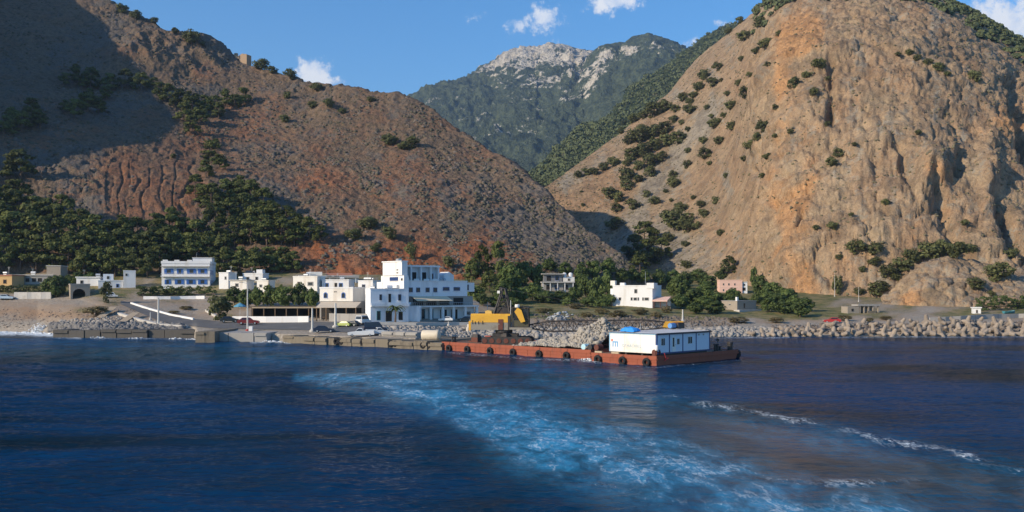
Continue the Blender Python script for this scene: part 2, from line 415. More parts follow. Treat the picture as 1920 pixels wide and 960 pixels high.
# ravines on the right-hand side, a cave and the crack by it
for poly, wd, dep in [([(1745, 345), (1775, 420), (1800, 478), (1835, 520)], 11, 9), ([(1865, 375), (1890, 440), (1925, 500)], 13, 11), ([(1895, 160), (1915, 230), (1935, 300)], 16, 13),
                      ([(1557, 130), (1560, 190), (1556, 235)], 6, 7), ([(1466, 330), (1444, 400), (1420, 470)], 7, 3.5), ([(1785, 250), (1800, 290), (1790, 345)], 9, 5), ([(1640, 300), (1645, 345)], 7, 3), ([(1683, 288), (1700, 340), (1712, 372)], 7, 5)]:
    dd, _ = pdist(PXg, PYg, poly); dd = np.abs(dd + 9 * wobble); d -= .7 * dep * np.exp(-(dd / wd) ** 2) * np.clip(.8 + 1.2 * wob2, .1, 1.2)
d -= 9 * np.exp(-((PXg - 1500 - (PYg - 414) * -.25) / 3.2) ** 2 - ((PYg - 414) / 11.) ** 2)
d -= 4 * np.exp(-((PXg - 1413) / 5.) ** 2 - ((PYg - 322) / 7.) ** 2)
d += 7 * np.exp(-((PXg - 1740) / 26.) ** 2 - ((PYg - 335) / 40.) ** 2) + 6 * np.exp(-((PXg - 1850) / 22.) ** 2 - ((PYg - 330) / 70.) ** 2)
G = displace(G, d); PXg, PYg = project(G)
nA = shp(fbm(np.stack([PXg.ravel() / 70, PYg.ravel() / 90, PYg.ravel() * 0 + 5], 1), 4), G)
nB = shp(fbm(np.stack([PXg.ravel() / 30, PYg.ravel() / 70, PYg.ravel() * 0 + 25], 1), 4), G)
redm = .28 + .55 * nA + .35 * (1 - sstep(1150, 1250, PXg)) * sstep(300, 380, PYg)
dd, _ = pdist(PXg, PYg, [(1345, 190), (1310, 240), (1270, 290), (1225, 350), (1190, 410), (1170, 450)])
scree = np.exp(-(dd / (16 + .05 * (PYg - 190))) ** 2)
dd, _ = pdist(PXg, PYg, [(1240, 430), (1300, 500)]); scree = np.maximum(scree, .8 * np.exp(-(dd / 40) ** 2))
dd, _ = pdist(PXg, PYg, [(1050, 350), (1130, 300)]); scree = np.maximum(scree, .6 * np.exp(-(dd / 12) ** 2))
redm -= .7 * scree
grey = .30 + .7 * nB + .55 * scree
grey -= .3 * np.exp(-((PXg - 1480) / 70.) ** 2 - ((PYg - 420) / 110.) ** 2)
och = .18 + .55 * nA + 1.1 * np.exp(-((PXg - 1505) / 40.) ** 2 - ((PYg - 70) / 40.) ** 2) + .5 * np.exp(-((PXg - 1465) / 30.) ** 2 - ((PYg - 150) / 90.) ** 2)
och += .5 * np.exp(-((PXg - 1480) / 60.) ** 2 - ((PYg - 390) / 110.) ** 2) + .5 * np.exp(-((PXg - 1760) / 50.) ** 2 - ((PYg - 320) / 30.) ** 2) + .4 * np.exp(-((PXg - 1620) / 40.) ** 2 - ((PYg - 195) / 20.) ** 2)
och += .55 * np.exp(-((PXg - 1895) / 30.) ** 2 - ((PYg - 240) / 40.) ** 2) + .5 * np.exp(-((PXg - 1520) / 30.) ** 2 - ((PYg - 540) / 40.) ** 2)
och *= (.25 + .75 * w); och -= .4 * scree
attr = np.clip(np.stack([redm, grey, och], 2), 0, 1)
mat_right = hill_material('hill_limestone_right', (.37, .275, .175), (.365, .215, .118), (.345, .295, .225), (.085, .080, .055), .55, .8, ochre=(.50, .27, .12), strata=.5)
right_hill = terrain_obj('hill', G, mat_right, attr)
GR = G

# ---- small rocky knoll at the foot of the right hill
ck = cols_of(1655, 1985, 1.7, None, 2300, 14)
baseK = [(1655, 572, 268), (1700, 572, 262), (1800, 574, 256), (1985, 578, 250), (2300, 590, 240)]
ridgeK = [(1655, 570, 271), (1680, 552, 274), (1700, 526, 276), (1722, 503, 280), (1745, 490, 284), (1790, 485, 287), (1830, 494, 287), (1880, 508, 285), (1985, 512, 285), (2300, 530, 280)]
G, T = hill_patch(ck, baseK, ridgeK, 70, lambda t, px: np.interp(t, [0, .3, .6, 1], [0, .42, .74, 1]) + 0 * px, back=1.3, nback=12, back_drop=.5, smooth=8)
d = 1.6 * shp(fbm(F3(G, 16, 16, 26), 3, ridged=True), G) + .7 * shp(fbm(F3(G, 5), 3, .6, ridged=True), G) + .25 * shp(fbm(F3(G, 1.8), 2), G)
f1, f2, cid = worley(F3(G + 1.5 * np.stack([shp(fbm(F3(G, 5) + 31 * q, 2), G) for q in range(3)], 2), 4.5)); d += shp(1.0 * (cid - .5) - .8 * np.exp(-(f2 - f1) * 8), G)
G = displace(G, d); PXg, PYg = project(G)
nA = shp(fbm(np.stack([PXg.ravel() / 40, PYg.ravel() / 40, PYg.ravel() * 0 + 5], 1), 3), G)
attr = np.clip(np.stack([.25 + .5 * nA, .45 + .6 * nA, .3 + .6 * nA + .7 * np.exp(-((PXg - 1715) / 28.) ** 2 - ((PYg - 560) / 16.) ** 2)], 2), 0, 1)
terrain_obj('rocky_knoll', G, mat_right, attr)

# ---- forested ridge behind, and the far limestone mountain
def forest_material(name, rock, veg, vegd, sc):
    m, nt, b = new_mat(name)
    at = nt.nodes.new('ShaderNodeAttribute'); at.attribute_name = 'mask'
    sp = nt.nodes.new('ShaderNodeSeparateColor'); nt.links.new(at.outputs['Color'], sp.inputs[0])
    v = objcoord(nt, True)
    a = nnoise(nt, v, .03 * sc, 6, .72); f = nnoise(nt, v, .16 * sc, 4, .75)
    k = mnode(nt, 'ADD', sp.outputs[0], mnode(nt, 'ADD', mnode(nt, 'MULTIPLY', mnode(nt, 'SUBTRACT', a, .5), 1.8), mnode(nt, 'MULTIPLY', mnode(nt, 'SUBTRACT', f, .5), 1.6)))
    c = mixc(nt, ramp(nt, k, .42, .58), mixc(nt, ramp(nt, f, .38, .66), vegd, veg), mixc(nt, ramp(nt, f, .3, .7), [x * .6 for x in rock], rock))
    nt.links.new(c, b.inputs['Base Color']); b.inputs['Roughness'].default_value = .95; b.inputs['Specular IOR Level'].default_value = .1
    bump(nt, b, f, .9, 9 / sc)
    return m
cm = cols_of(930, 1420, 2.2)
baseM = [(930, 420, 650), (1100, 400, 700), (1420, 380, 800)]
ridgeM = [(930, 400, 800), (985, 352, 850), (1020, 330, 900), (1070, 285, 1000), (1120, 240, 1100), (1165, 205, 1180), (1220, 158, 1280), (1265, 122, 1360), (1300, 105, 1420), (1340, 75, 1500), (1420, 30, 1600)]
G, T = hill_patch(cm, baseM, ridgeM, 130, lambda t, px: t + 0 * px, back=.5, nback=10)
d = 18 * shp(fbm(F3(G, 150), 4, ridged=True), G) + 5 * shp(fbm(F3(G, 30), 3, .6), G) + 2.5 * shp(fbm(F3(G, 9), 2), G)
G = displace(G, d); PXg, PYg = project(G)
attr = np.stack([.16 + .15 * shp(fbm(F3(G, 120), 3), G), 0 * PXg, 0 * PXg], 2)
mat_mid = forest_material('forest_slope', (.34, .28, .21), (.085, .105, .045), (.028, .042, .02), 1.0)
mid_hill = terrain_obj('forested_ridge', G, mat_mid, attr); GM = G

cf = cols_of(700, 1560, 1.9)
baseF = [(700, 440, 1900), (1000, 420, 1900), (1560, 400, 1900)]
ridgeF = [(700, 225, 3300), (760, 200, 3300), (790, 184, 3300), (830, 165, 3350), (862, 153, 3400), (890, 140, 3450), (930, 118, 3500), (958, 102, 3500), (985, 93, 3500), (1010, 95, 3500), (1030, 88, 3480), (1060, 93, 3450), (1085, 102, 3400), (1110, 101, 3300), (1126, 105, 3200), (1132, 88, 3100),
          (1150, 84, 3050), (1172, 86, 3000), (1188, 76, 2950), (1215, 71, 2900), (1250, 82, 2850), (1290, 98, 2800), (1330, 112, 2750), (1400, 140, 2700), (1560, 200, 2600)]
G, T = hill_patch(cf, baseF, ridgeF, 190, lambda t, px: np.interp(t, [0, .45, .8, 1], [0, .36, .74, 1]) + 0 * px, back=.4, nback=10, smooth=3)
d = 70 * shp(fbm(F3(G, 520), 4, .5, ridged=True), G) * sstep(1.02, .8, T) + 38 * shp(fbm(F3(G, 130, 130, 200), 4, .55, ridged=True), G) * (.35 + .65 * sstep(1.02, .9, T)) + 13 * shp(fbm(F3(G, 34), 3, .6, ridged=True), G)
G = displace(G, d); PXg, PYg = project(G)
nA = shp(fbm(F3(G, 330), 4), G)
rockm = .07 + .8 * nA + .50 * (1 - sstep(105, 215, PYg + 30 * nA)) * (1 - sstep(1090, 1150, PXg)) * sstep(880, 960, PXg) + .2 * (1 - sstep(110, 190, PYg)) * (1 - sstep(1090, 1150, PXg))
rockm += .6 * np.exp(-((PXg - 1140) / 16.) ** 2 - ((PYg - 100) / 14.) ** 2) + .8 * np.exp(-((PXg - 1178) / 13.) ** 2 - ((PYg - 92) / 9.) ** 2)
dd, _ = pdist(PXg, PYg, [(1130, 130), (1105, 165), (1060, 190)]); rockm += .3 * np.exp(-(dd / 12) ** 2)
dd, _ = pdist(PXg, PYg, [(870, 205), (920, 220), (940, 250)]); rockm += .3 * np.exp(-(dd / 9) ** 2)
attr = np.clip(np.stack([rockm, 0 * rockm, 0 * rockm], 2), 0, 1)
mat_far = forest_material('far_limestone', (.62, .56, .46), (.10, .12, .065), (.04, .055, .034), .3)
far_mountain = terrain_obj('mountain', G, mat_far, attr)

# ---- the shore: from under the water up to the feet of the hills
GC = [  # px, eight (row, distance) pairs from the waterline inland
    (-2200, (622, 222), (600, 228), (580, 236), (560, 250), (548, 257), (532, 268), (505, 290), (480, 420)),
    (-300, (622, 222), (606, 226), (585, 236), (560, 250), (548, 257), (532, 268), (505, 290), (480, 420)),
    (0, (622, 220), (608, 224), (585, 236), (561, 250), (549, 256), (532, 266), (505, 290), (480, 420)),
    (70, (624, 214), (610, 219), (590, 232), (563, 248), (550, 256), (532, 266), (505, 290), (480, 420)),
    (150, (622, 196), (608, 201), (593, 214), (563, 245), (550, 254), (533, 265), (505, 290), (480, 420)),
    (200, (621, 194), (607, 199), (594, 210), (575, 226), (560, 242), (540, 259), (510, 288), (480, 420)),
    (300, (619, 197), (609, 202), (600, 209), (580, 226), (560, 246), (539, 262), (506, 290), (480, 420)),
    (362, (620, 196), (612, 199), (604, 206), (588, 224), (563, 246), (540, 262), (506, 290), (480, 420)),
    (368, (626, 185), (617, 190), (606, 202), (590, 222), (564, 245), (540, 262), (506, 290), (480, 420)),
    (500, (626, 180), (616, 189), (606, 199), (592, 214), (566, 236), (541, 256), (508, 287), (480, 420)),
    (560, (627, 176), (616, 187), (606, 198), (592, 212), (566, 233), (541, 253), (510, 285), (482, 420)),
    (700, (634, 163), (622, 174), (606, 190), (600, 197), (571, 222), (545, 245), (514, 285), (486, 420)),
    (780, (634, 160), (622, 176), (607, 192), (601, 199), (578, 218), (548, 246), (516, 285), (488, 420)),
    (835, (637, 184), (622, 192), (608, 197), (602, 201), (585, 216), (556, 243), (520, 287), (490, 420)),
    (900, (634, 190), (620, 195), (606, 201), (600, 207), (588, 220), (560, 245), (522, 288), (490, 420)),
    (1050, (634, 190), (618, 196), (604, 207), (590, 222), (572, 246), (548, 276), (526, 300), (480, 480)),
    (1200, (634, 190), (618, 196), (602, 212), (578, 240), (562, 262), (545, 292), (515, 365), (490, 480)),
    (1400, (631, 197), (617, 202), (604, 215), (590, 234), (574, 258), (556, 290), (540, 320), (500, 480)),
    (1600, (631, 197), (617, 202), (604, 213), (590, 230), (578, 250), (566, 275), (556, 300), (520, 480)),
    (1800, (630, 199), (617, 203), (602, 213), (592, 230), (580, 248), (572, 262), (562, 300), (530, 480)),
    (1985, (630, 199), (617, 203), (602, 213), (592, 230), (580, 248), (574, 260), (566, 300), (530, 480)),
    (2900, (630, 199), (617, 203), (602, 213), (592, 230), (580, 248), (574, 260), (566, 300), (530, 480))]
cg = cols_of(-60, 1985, 2.6, -2200, 2900, 20)
gp = [g[0] for g in GC]
ctrl = []
for k in range(8):
    ctrl.append((np.interp(cg, gp, [g[1 + k][0] for g in GC]), np.interp(cg, gp, [g[1 + k][1] for g in GC])))
rowsY, rowsZ = [], []
p0, y0 = ctrl[0]; z0 = CAMH - (p0 - PYH) / FPX * y0
rowsY += [y0 - 9, y0 - 3.5, y0 - 1.2]; rowsZ += [z0 * 0 - 3.0, z0 * 0 - 1.6, z0 * 0 - .5]
SUB = [12, 14, 16, 16, 14, 14, 16]
for k in range(7):
    za = CAMH - (ctrl[k][0] - PYH) / FPX * ctrl[k][1]; zb = CAMH - (ctrl[k + 1][0] - PYH) / FPX * ctrl[k + 1][1]
    for j in range(SUB[k]):
        t = j / SUB[k]
        rowsY.append(ctrl[k][1] * (1 - t) + ctrl[k + 1][1] * t); rowsZ.append(za * (1 - t) + zb * t)
Yg = np.array(rowsY); Zg = np.array(rowsZ)
G = np.stack([(cg[None, :] - PXC) / FPX * Yg, Yg, Zg], 2)
PXg, PYg = project(G)
flat = sstep(340, 400, PXg) * (1 - sstep(800, 850, PXg)) * (PYg > 596)
G[..., 2] += (.35 * shp(fbm(F3(G, 14), 3), G) + .16 * shp(fbm(F3(G, 3), 3, .6), G) + .07 * shp(fbm(F3(G, .9), 2), G)) * (1 - .95 * flat) * sstep(-1.0, .6, G[..., 2])
n_s = shp(fbm(np.stack([PXg.ravel() / 80, PYg.ravel() / 22, PYg.ravel() * 0], 1), 4), G)
veg = np.clip(.3 + n_s + .75 * sstep(880, 1000, PXg) * sstep(604, 590, PYg) * (1 - .6 * sstep(1500, 1600, PXg)) + .45 * sstep(575, 545, PYg) - .6 * sstep(600, 612, PYg) - .5 * (1 - sstep(60, 130, PXg)) * sstep(548, 556, PYg) - .5 * flat, 0, 1)
warm = np.clip(.35 + .8 * n_s + .4 * np.exp(-((PXg - 120) / 130.) ** 2 - ((PYg - 590) / 9.) ** 2) - .5 * sstep(600, 610, PYg) - .5 * flat, 0, 1)
wet = np.clip(sstep(620, 628, PYg) * (1 - sstep(60, 140, PXg)), 0, 1)
def shore_material():
    m, nt, b = new_mat('shore_gravel')
    at = nt.nodes.new('ShaderNodeAttribute'); at.attribute_name = 'mask'
    sp = nt.nodes.new('ShaderNodeSeparateColor'); nt.links.new(at.outputs['Color'], sp.inputs[0])
    v = objcoord(nt, True)
    a = nnoise(nt, v, .35, 5, .65); f = nnoise(nt, v, 2.2, 4, .7)
    c = mixc(nt, ramp(nt, f, .3, .7), (.215, .185, .145), (.43, .375, .30))
    c = mixc(nt, mnode(nt, 'ADD', sp.outputs[0], mnode(nt, 'MULTIPLY', mnode(nt, 'SUBTRACT', a, .5), 1.0), True), c, (.34, .22, .13))
    gv = ramp(nt, mnode(nt, 'ADD', sp.outputs[1], mnode(nt, 'MULTIPLY', mnode(nt, 'SUBTRACT', f, .5), 1.6)), .45, .8)
    c = mixc(nt, gv, c, mixc(nt, ramp(nt, a, .35, .65), (.085, .105, .03), (.26, .20, .09)))
    c = mixc(nt, sp.outputs[2], c, (.10, .095, .09))
    nt.links.new(c, b.inputs['Base Color']); b.inputs['Roughness'].default_value = .92; b.inputs['Specular IOR Level'].default_value = .2
    bump(nt, b, mnode(nt, 'ADD', f, a), .6, .25)
    return m
terrain_obj('shore', G, shore_material(), np.clip(np.stack([warm, veg, wet], 2), 0, 1))

_off = 0; _V = []; _F = []
for V, F in TERR:
    _V.append(V); _F.append(F + _off); _off += len(V)
BVH = BVHTree.FromPolygons(np.concatenate(_V).tolist(), np.concatenate(_F).tolist(), all_triangles=False)
EYE = Vector((0, 0, CAMH))
def hit(px, py):
    """the point of the land that the photo shows at this pixel"""
    h = BVH.ray_cast(EYE, Vector(((px - PXC) / FPX, 1, -(py - PYH) / FPX)).normalized())
    return (h[0], h[1]) if h[0] is not None else (None, None)
def drop(x, y):
    h = BVH.ray_cast(Vector((x, y, 900)), Vector((0, 0, -1)))
    return h[0].z if h[0] is not None else 0.0

# ------------------------------------------------------------------ sea
def water_material():
    m, nt, b = new_mat('sea_water')
    at = nt.nodes.new('ShaderNodeAttribute'); at.attribute_name = 'mask'
    sp = nt.nodes.new('ShaderNodeSeparateColor'); nt.links.new(at.outputs['Color'], sp.inputs[0])
    v = objcoord(nt, True)
    mp = nt.nodes.new('ShaderNodeMapping'); mp.inputs['Scale'].default_value = (.55, 1, 1); mp.inputs['Rotation'].default_value = (0, 0, R(-12)); nt.links.new(v, mp.inputs['Vector'])
    v = mp.outputs[0]
    big = nnoise(nt, v, .038, 5, .62, .5); mid = nnoise(nt, v, .35, 5, .65); fin = nnoise(nt, v, 1.4, 4, .65, .6)
    mpf = nt.nodes.new('ShaderNodeMapping'); mpf.inputs['Scale'].default_value = (1, .38, 1); mpf.inputs['Rotation'].default_value = (0, 0, R(14)); nt.links.new(objcoord(nt, True), mpf.inputs['Vector'])
    vF = mpf.outputs[0]; midF = nnoise(nt, vF, .42, 5, .66, .9); finF = nnoise(nt, vF, 1.5, 4, .68, .8)
    aer, foam, slick = sp.outputs[0], sp.outputs[1], sp.outputs[2]
    deep = mixc(nt, ramp(nt, big, .38, .62), (.0005, .013, .026), (.0004, .034, .100))
    af = mnode(nt, 'MULTIPLY', aer, ramp(nt, mnode(nt, 'ADD', mnode(nt, 'MULTIPLY', midF, .65), mnode(nt, 'MULTIPLY', finF, .35)), .34, .64, .25, 1.1))
    c = mixc(nt, af, deep, (.04, .27, .46))
    at2 = sp.outputs[0]
    # threads of foam where the wake is churned, and broken crests along its edge
    vo = nt.nodes.new('ShaderNodeTexVoronoi'); vo.feature = 'DISTANCE_TO_EDGE'; vo.inputs['Scale'].default_value = .36
    wv = nt.nodes.new('ShaderNodeVectorMath'); wv.operation = 'ADD'
    dn = nnoise(nt, vF, .45, 4, .7, 0, True)
    sc = nt.nodes.new('ShaderNodeVectorMath'); sc.operation = 'SCALE'; sc.inputs['Scale'].default_value = 4.0; nt.links.new(dn, sc.inputs[0])
    nt.links.new(vF, wv.inputs[0]); nt.links.new(sc.outputs[0], wv.inputs[1]); nt.links.new(wv.outputs[0], vo.inputs['Vector'])
    thr = ramp(nt, vo.outputs['Distance'], .0, .075, 1, 0)
    vo2 = nt.nodes.new('ShaderNodeTexVoronoi'); vo2.feature = 'DISTANCE_TO_EDGE'; vo2.inputs['Scale'].default_value = .95; nt.links.new(wv.outputs[0], vo2.inputs['Vector'])
    thr = mnode(nt, 'MAXIMUM', thr, mnode(nt, 'MULTIPLY', ramp(nt, vo2.outputs['Distance'], .0, .12, 1, 0), .35))
    spk = nnoise(nt, vF, 4.5, 3, .7)
    brk = mnode(nt, 'MULTIPLY', ramp(nt, midF, .42, .60), ramp(nt, spk, .36, .58))
    thread = mnode(nt, 'MULTIPLY', mnode(nt, 'MULTIPLY', thr, brk), mnode(nt, 'MULTIPLY', ramp(nt, aer, .25, .85), .55))
    crest = mnode(nt, 'ADD', foam, mnode(nt, 'ADD', mnode(nt, 'MULTIPLY', mnode(nt, 'SUBTRACT', finF, .5), 1.6), mnode(nt, 'ADD', mnode(nt, 'MULTIPLY', mnode(nt, 'SUBTRACT', midF, .5), .8), mnode(nt, 'MULTIPLY', mnode(nt, 'SUBTRACT', spk, .5), 1.9))))
    crest = mnode(nt, 'MULTIPLY', ramp(nt, crest, .60, 1.05), ramp(nt, foam, .02, .2))
    lace = mnode(nt, 'MULTIPLY', mnode(nt, 'MULTIPLY', thr, ramp(nt, spk, .3, .55)), ramp(nt, foam, .12, .6))
    ff = mnode(nt, 'MAXIMUM', mnode(nt, 'MAXIMUM', thread, mnode(nt, 'MULTIPLY', lace, .45)), mnode(nt, 'MULTIPLY', crest, .9))
    c = mixc(nt, ff, c, (.72, .78, .80))
    h = mnode(nt, 'ADD', mnode(nt, 'MULTIPLY', fin, .30), mnode(nt, 'MULTIPLY', mid, .8))
    bn = nt.nodes.new('ShaderNodeBump'); bn.inputs['Distance'].default_value = .55
    nt.links.new(mnode(nt, 'MULTIPLY', mnode(nt, 'SUBTRACT', .85, mnode(nt, 'MULTIPLY', slick, .6)), ramp(nt, big, .35, .65, .45, 1.0)), bn.inputs['Strength'])
    nt.links.new(h, bn.inputs['Height'])
    df = nt.nodes.new('ShaderNodeBsdfDiffuse'); nt.links.new(c, df.inputs['Color'])
    gl = nt.nodes.new('ShaderNodeBsdfGlossy'); gl.inputs['Color'].default_value = (1, 1, 1, 1); nt.links.new(bn.outputs[0], gl.inputs['Normal'])
    nt.links.new(mnode(nt, 'ADD', .12, mnode(nt, 'MULTIPLY', aer, .10)), gl.inputs['Roughness'])
    fr = nt.nodes.new('ShaderNodeFresnel'); fr.inputs['IOR'].default_value = 1.33; nt.links.new(bn.outputs[0], fr.inputs['Normal'])
    k = mnode(nt, 'MULTIPLY', mnode(nt, 'MULTIPLY', fr.outputs[0], mnode(nt, 'SUBTRACT', mnode(nt, 'ADD', .36, mnode(nt, 'MULTIPLY', slick, .24)), mnode(nt, 'MULTIPLY', aer, .25))), mnode(nt, 'SUBTRACT', 1.0, ff))
    mx = nt.nodes.new('ShaderNodeMixShader'); nt.links.new(k, mx.inputs[0]); nt.links.new(df.outputs[0], mx.inputs[1]); nt.links.new(gl.outputs[0], mx.inputs[2])
    nt.links.new(mx.outputs[0], nt.nodes['Material Output'].inputs['Surface']); nt.nodes.remove(b)
    return m
wc_ = cols_of(-40, 1960, 2.0, -1500, 3400, 40)
pr = np.concatenate([np.array([583.5, 590, 598, 605, 610, 614]), np.arange(617, 700, .8), np.arange(700, 975, 1.15), np.array([985, 1010, 1050, 1120, 1250, 1500])])
Yr_ = YW(pr)[:, None] + 0 * wc_[None, :]
G = np.stack([(wc_[None, :] - PXC) / FPX * Yr_, Yr_, 0 * Yr_], 2)
PXg, PYg = project(G)
wake = [(560, 706, 8, .35), (620, 709, 13, .6), (700, 716, 18, .75), (790, 733, 22, .7), (870, 756, 28, .85), (940, 788, 38, 1.0), (1010, 815, 42, 1.0), (1100, 848, 42, .9), (1220, 880, 44, .8), (1340, 912, 42, .7), (1500, 950, 36, .8), (1700, 1000, 40, .7)]
dd, par = pdist(PXg, PYg * 1.0, [(a, b_) for a, b_, _, _ in wake])
wd = np.interp(par, range(len(wake)), [q[2] for q in wake]); am = np.interp(par, range(len(wake)), [q[3] for q in wake])
aer = am * np.exp(-(dd / wd) ** 2 * .45)
nz = shp(fbm(F3(G, 9, 14, 1), 4, .6), G)
aer = np.clip(aer * (1.2 + 1.9 * nz + .8 * shp(fbm(F3(G, 26, 40, 1), 3), G)), 0, 1)
dd, par = pdist(PXg, PYg, [(1000, 700), (1150, 745), (1400, 800), (1650, 850), (1950, 905)])
band2 = .28 * np.exp(-(dd / 34) ** 2) * (1 + 1.2 * nz)
dd, _ = pdist(PXg, PYg, [(1100, 800), (1300, 840), (1600, 900), (1950, 930)]); band2 = np.maximum(band2, .22 * np.exp(-(dd / 45) ** 2) * (1 + 1.5 * nz))
dd, _ = pdist(PXg, PYg, [(0, 650), (250, 655), (500, 668), (800, 690)]); band2 = np.maximum(band2, .2 * np.exp(-(dd / 24) ** 2) * (1 + nz))
aer = np.clip(np.maximum(aer, band2), 0, 1)
foam = np.zeros_like(aer)
for poly, wd_, am_ in [([(1250, 744), (1290, 751), (1345, 762), (1410, 772), (1490, 790), (1555, 800), (1610, 812), (1650, 828), (1720, 836), (1790, 848), (1850, 868), (1930, 882)], 9, .56),
                       ([(620, 700), (690, 701), (760, 712), (860, 735)], 5, .33), ([(940, 795), (1040, 830), (1140, 860), (1260, 880), (1330, 872)], 16, .42),
                       ([(1210, 900), (1225, 882), (1260, 878)], 5, .5), ([(1380, 870), (1450, 905), (1530, 908), (1750, 902)], 9, .5), ([(1240, 935), (1420, 950), (1700, 948)], 8, .5), ([(1120, 905), (1230, 935), (1330, 950)], 9, .3),
                       ([(1840, 870), (1890, 875)], 5, .6), ([(330, 866), (345, 868)], 3, .4)]:
    dd, _ = pdist(PXg, PYg, poly); foam = np.maximum(foam, am_ * np.exp(-(dd / wd_) ** 2))
foam *= np.clip(.8 + 1.7 * shp(fbm(F3(G, 3.2, 5, 1), 3, .6), G), .1, 1.35)
# surf along the beach, the quays and round the hulls
for poly, wd_, am_ in [([(-80, 624), (40, 624), (110, 628), (150, 630)], 6, 1.2), ([(170, 633), (260, 635), (370, 636)], 2.6, .55), ([(470, 642), (520, 640), (545, 643)], 3, .8), ([(840, 661), (1000, 674), (1110, 676)], 2.5, .5),
                       ([(1085, 676), (1125, 679)], 4, .75), ([(1130, 680), (1232, 689), (1390, 674)], 2, .35), ([(1340, 633), (1480, 633)], 2, .62), ([(1570, 633), (1660, 632), (1930, 631)], 2.2, .6)]:
    dd, _ = pdist(PXg, PYg, poly); foam = np.maximum(foam, am_ * np.exp(-(dd / wd_) ** 2))
sl = sstep(0, 60, PXg - 1080) * sstep(0, 26, PYg - np.interp(PXg, [960, 1180, 1400, 1650, 1930], [735, 742, 778, 832, 888]))
slick = np.clip(.9 * sl + .5 * sstep(.1, .5, aer), 0, 1)
wave = .14 * shp(fbm(F3(G, 11, 6.5, 1), 2), G) + .17 * shp(fbm(F3(G, 4.2, 2.4, 1), 3, .62), G) + .06 * shp(fbm(F3(G, .9, .6, 1), 2, .6), G)
G[..., 2] += wave * (1 - .7 * slick) * sstep(2500, 300, G[..., 1]) + .16 * np.clip(foam - .25, 0, 1) * sstep(640, 700, PYg) * (1 + nz)
nr, nc = G.shape[:2]
V = G.reshape(-1, 3); F = grid_faces(nr, nc)[:, ::-1]
attr = np.stack([aer, foam, slick], 2).reshape(-1, 3)
# the open sea round about, joined to the rim of the near water
rim = list(range(nc)) + [r * nc + nc - 1 for r in range(1, nr)] + [(nr - 1) * nc + c_ for c_ in range(nc - 2, -1, -1)] + [r * nc for r in range(nr - 2, 0, -1)]
ctr = np.array([0, 150, 0.]); out = []
for i in rim:
    v_ = V[i] - ctr; v_[2] = 0; out.append(ctr + v_ / np.linalg.norm(v_) * 12000)
base_i = len(V)
V = np.concatenate([V, np.array(out)]); V[base_i:, 2] = 0
nR = len(rim)
ext = np.array([[rim[k], base_i + k, base_i + (k + 1) % nR, rim[(k + 1) % nR]] for k in range(nR)])
me = mesh_np('sea', V, np.concatenate([F, ext]), True)
add_attr(me, 'mask', np.concatenate([attr, np.zeros((nR, 3))]))
mobj('sea', me, water_material(), kind='structure')

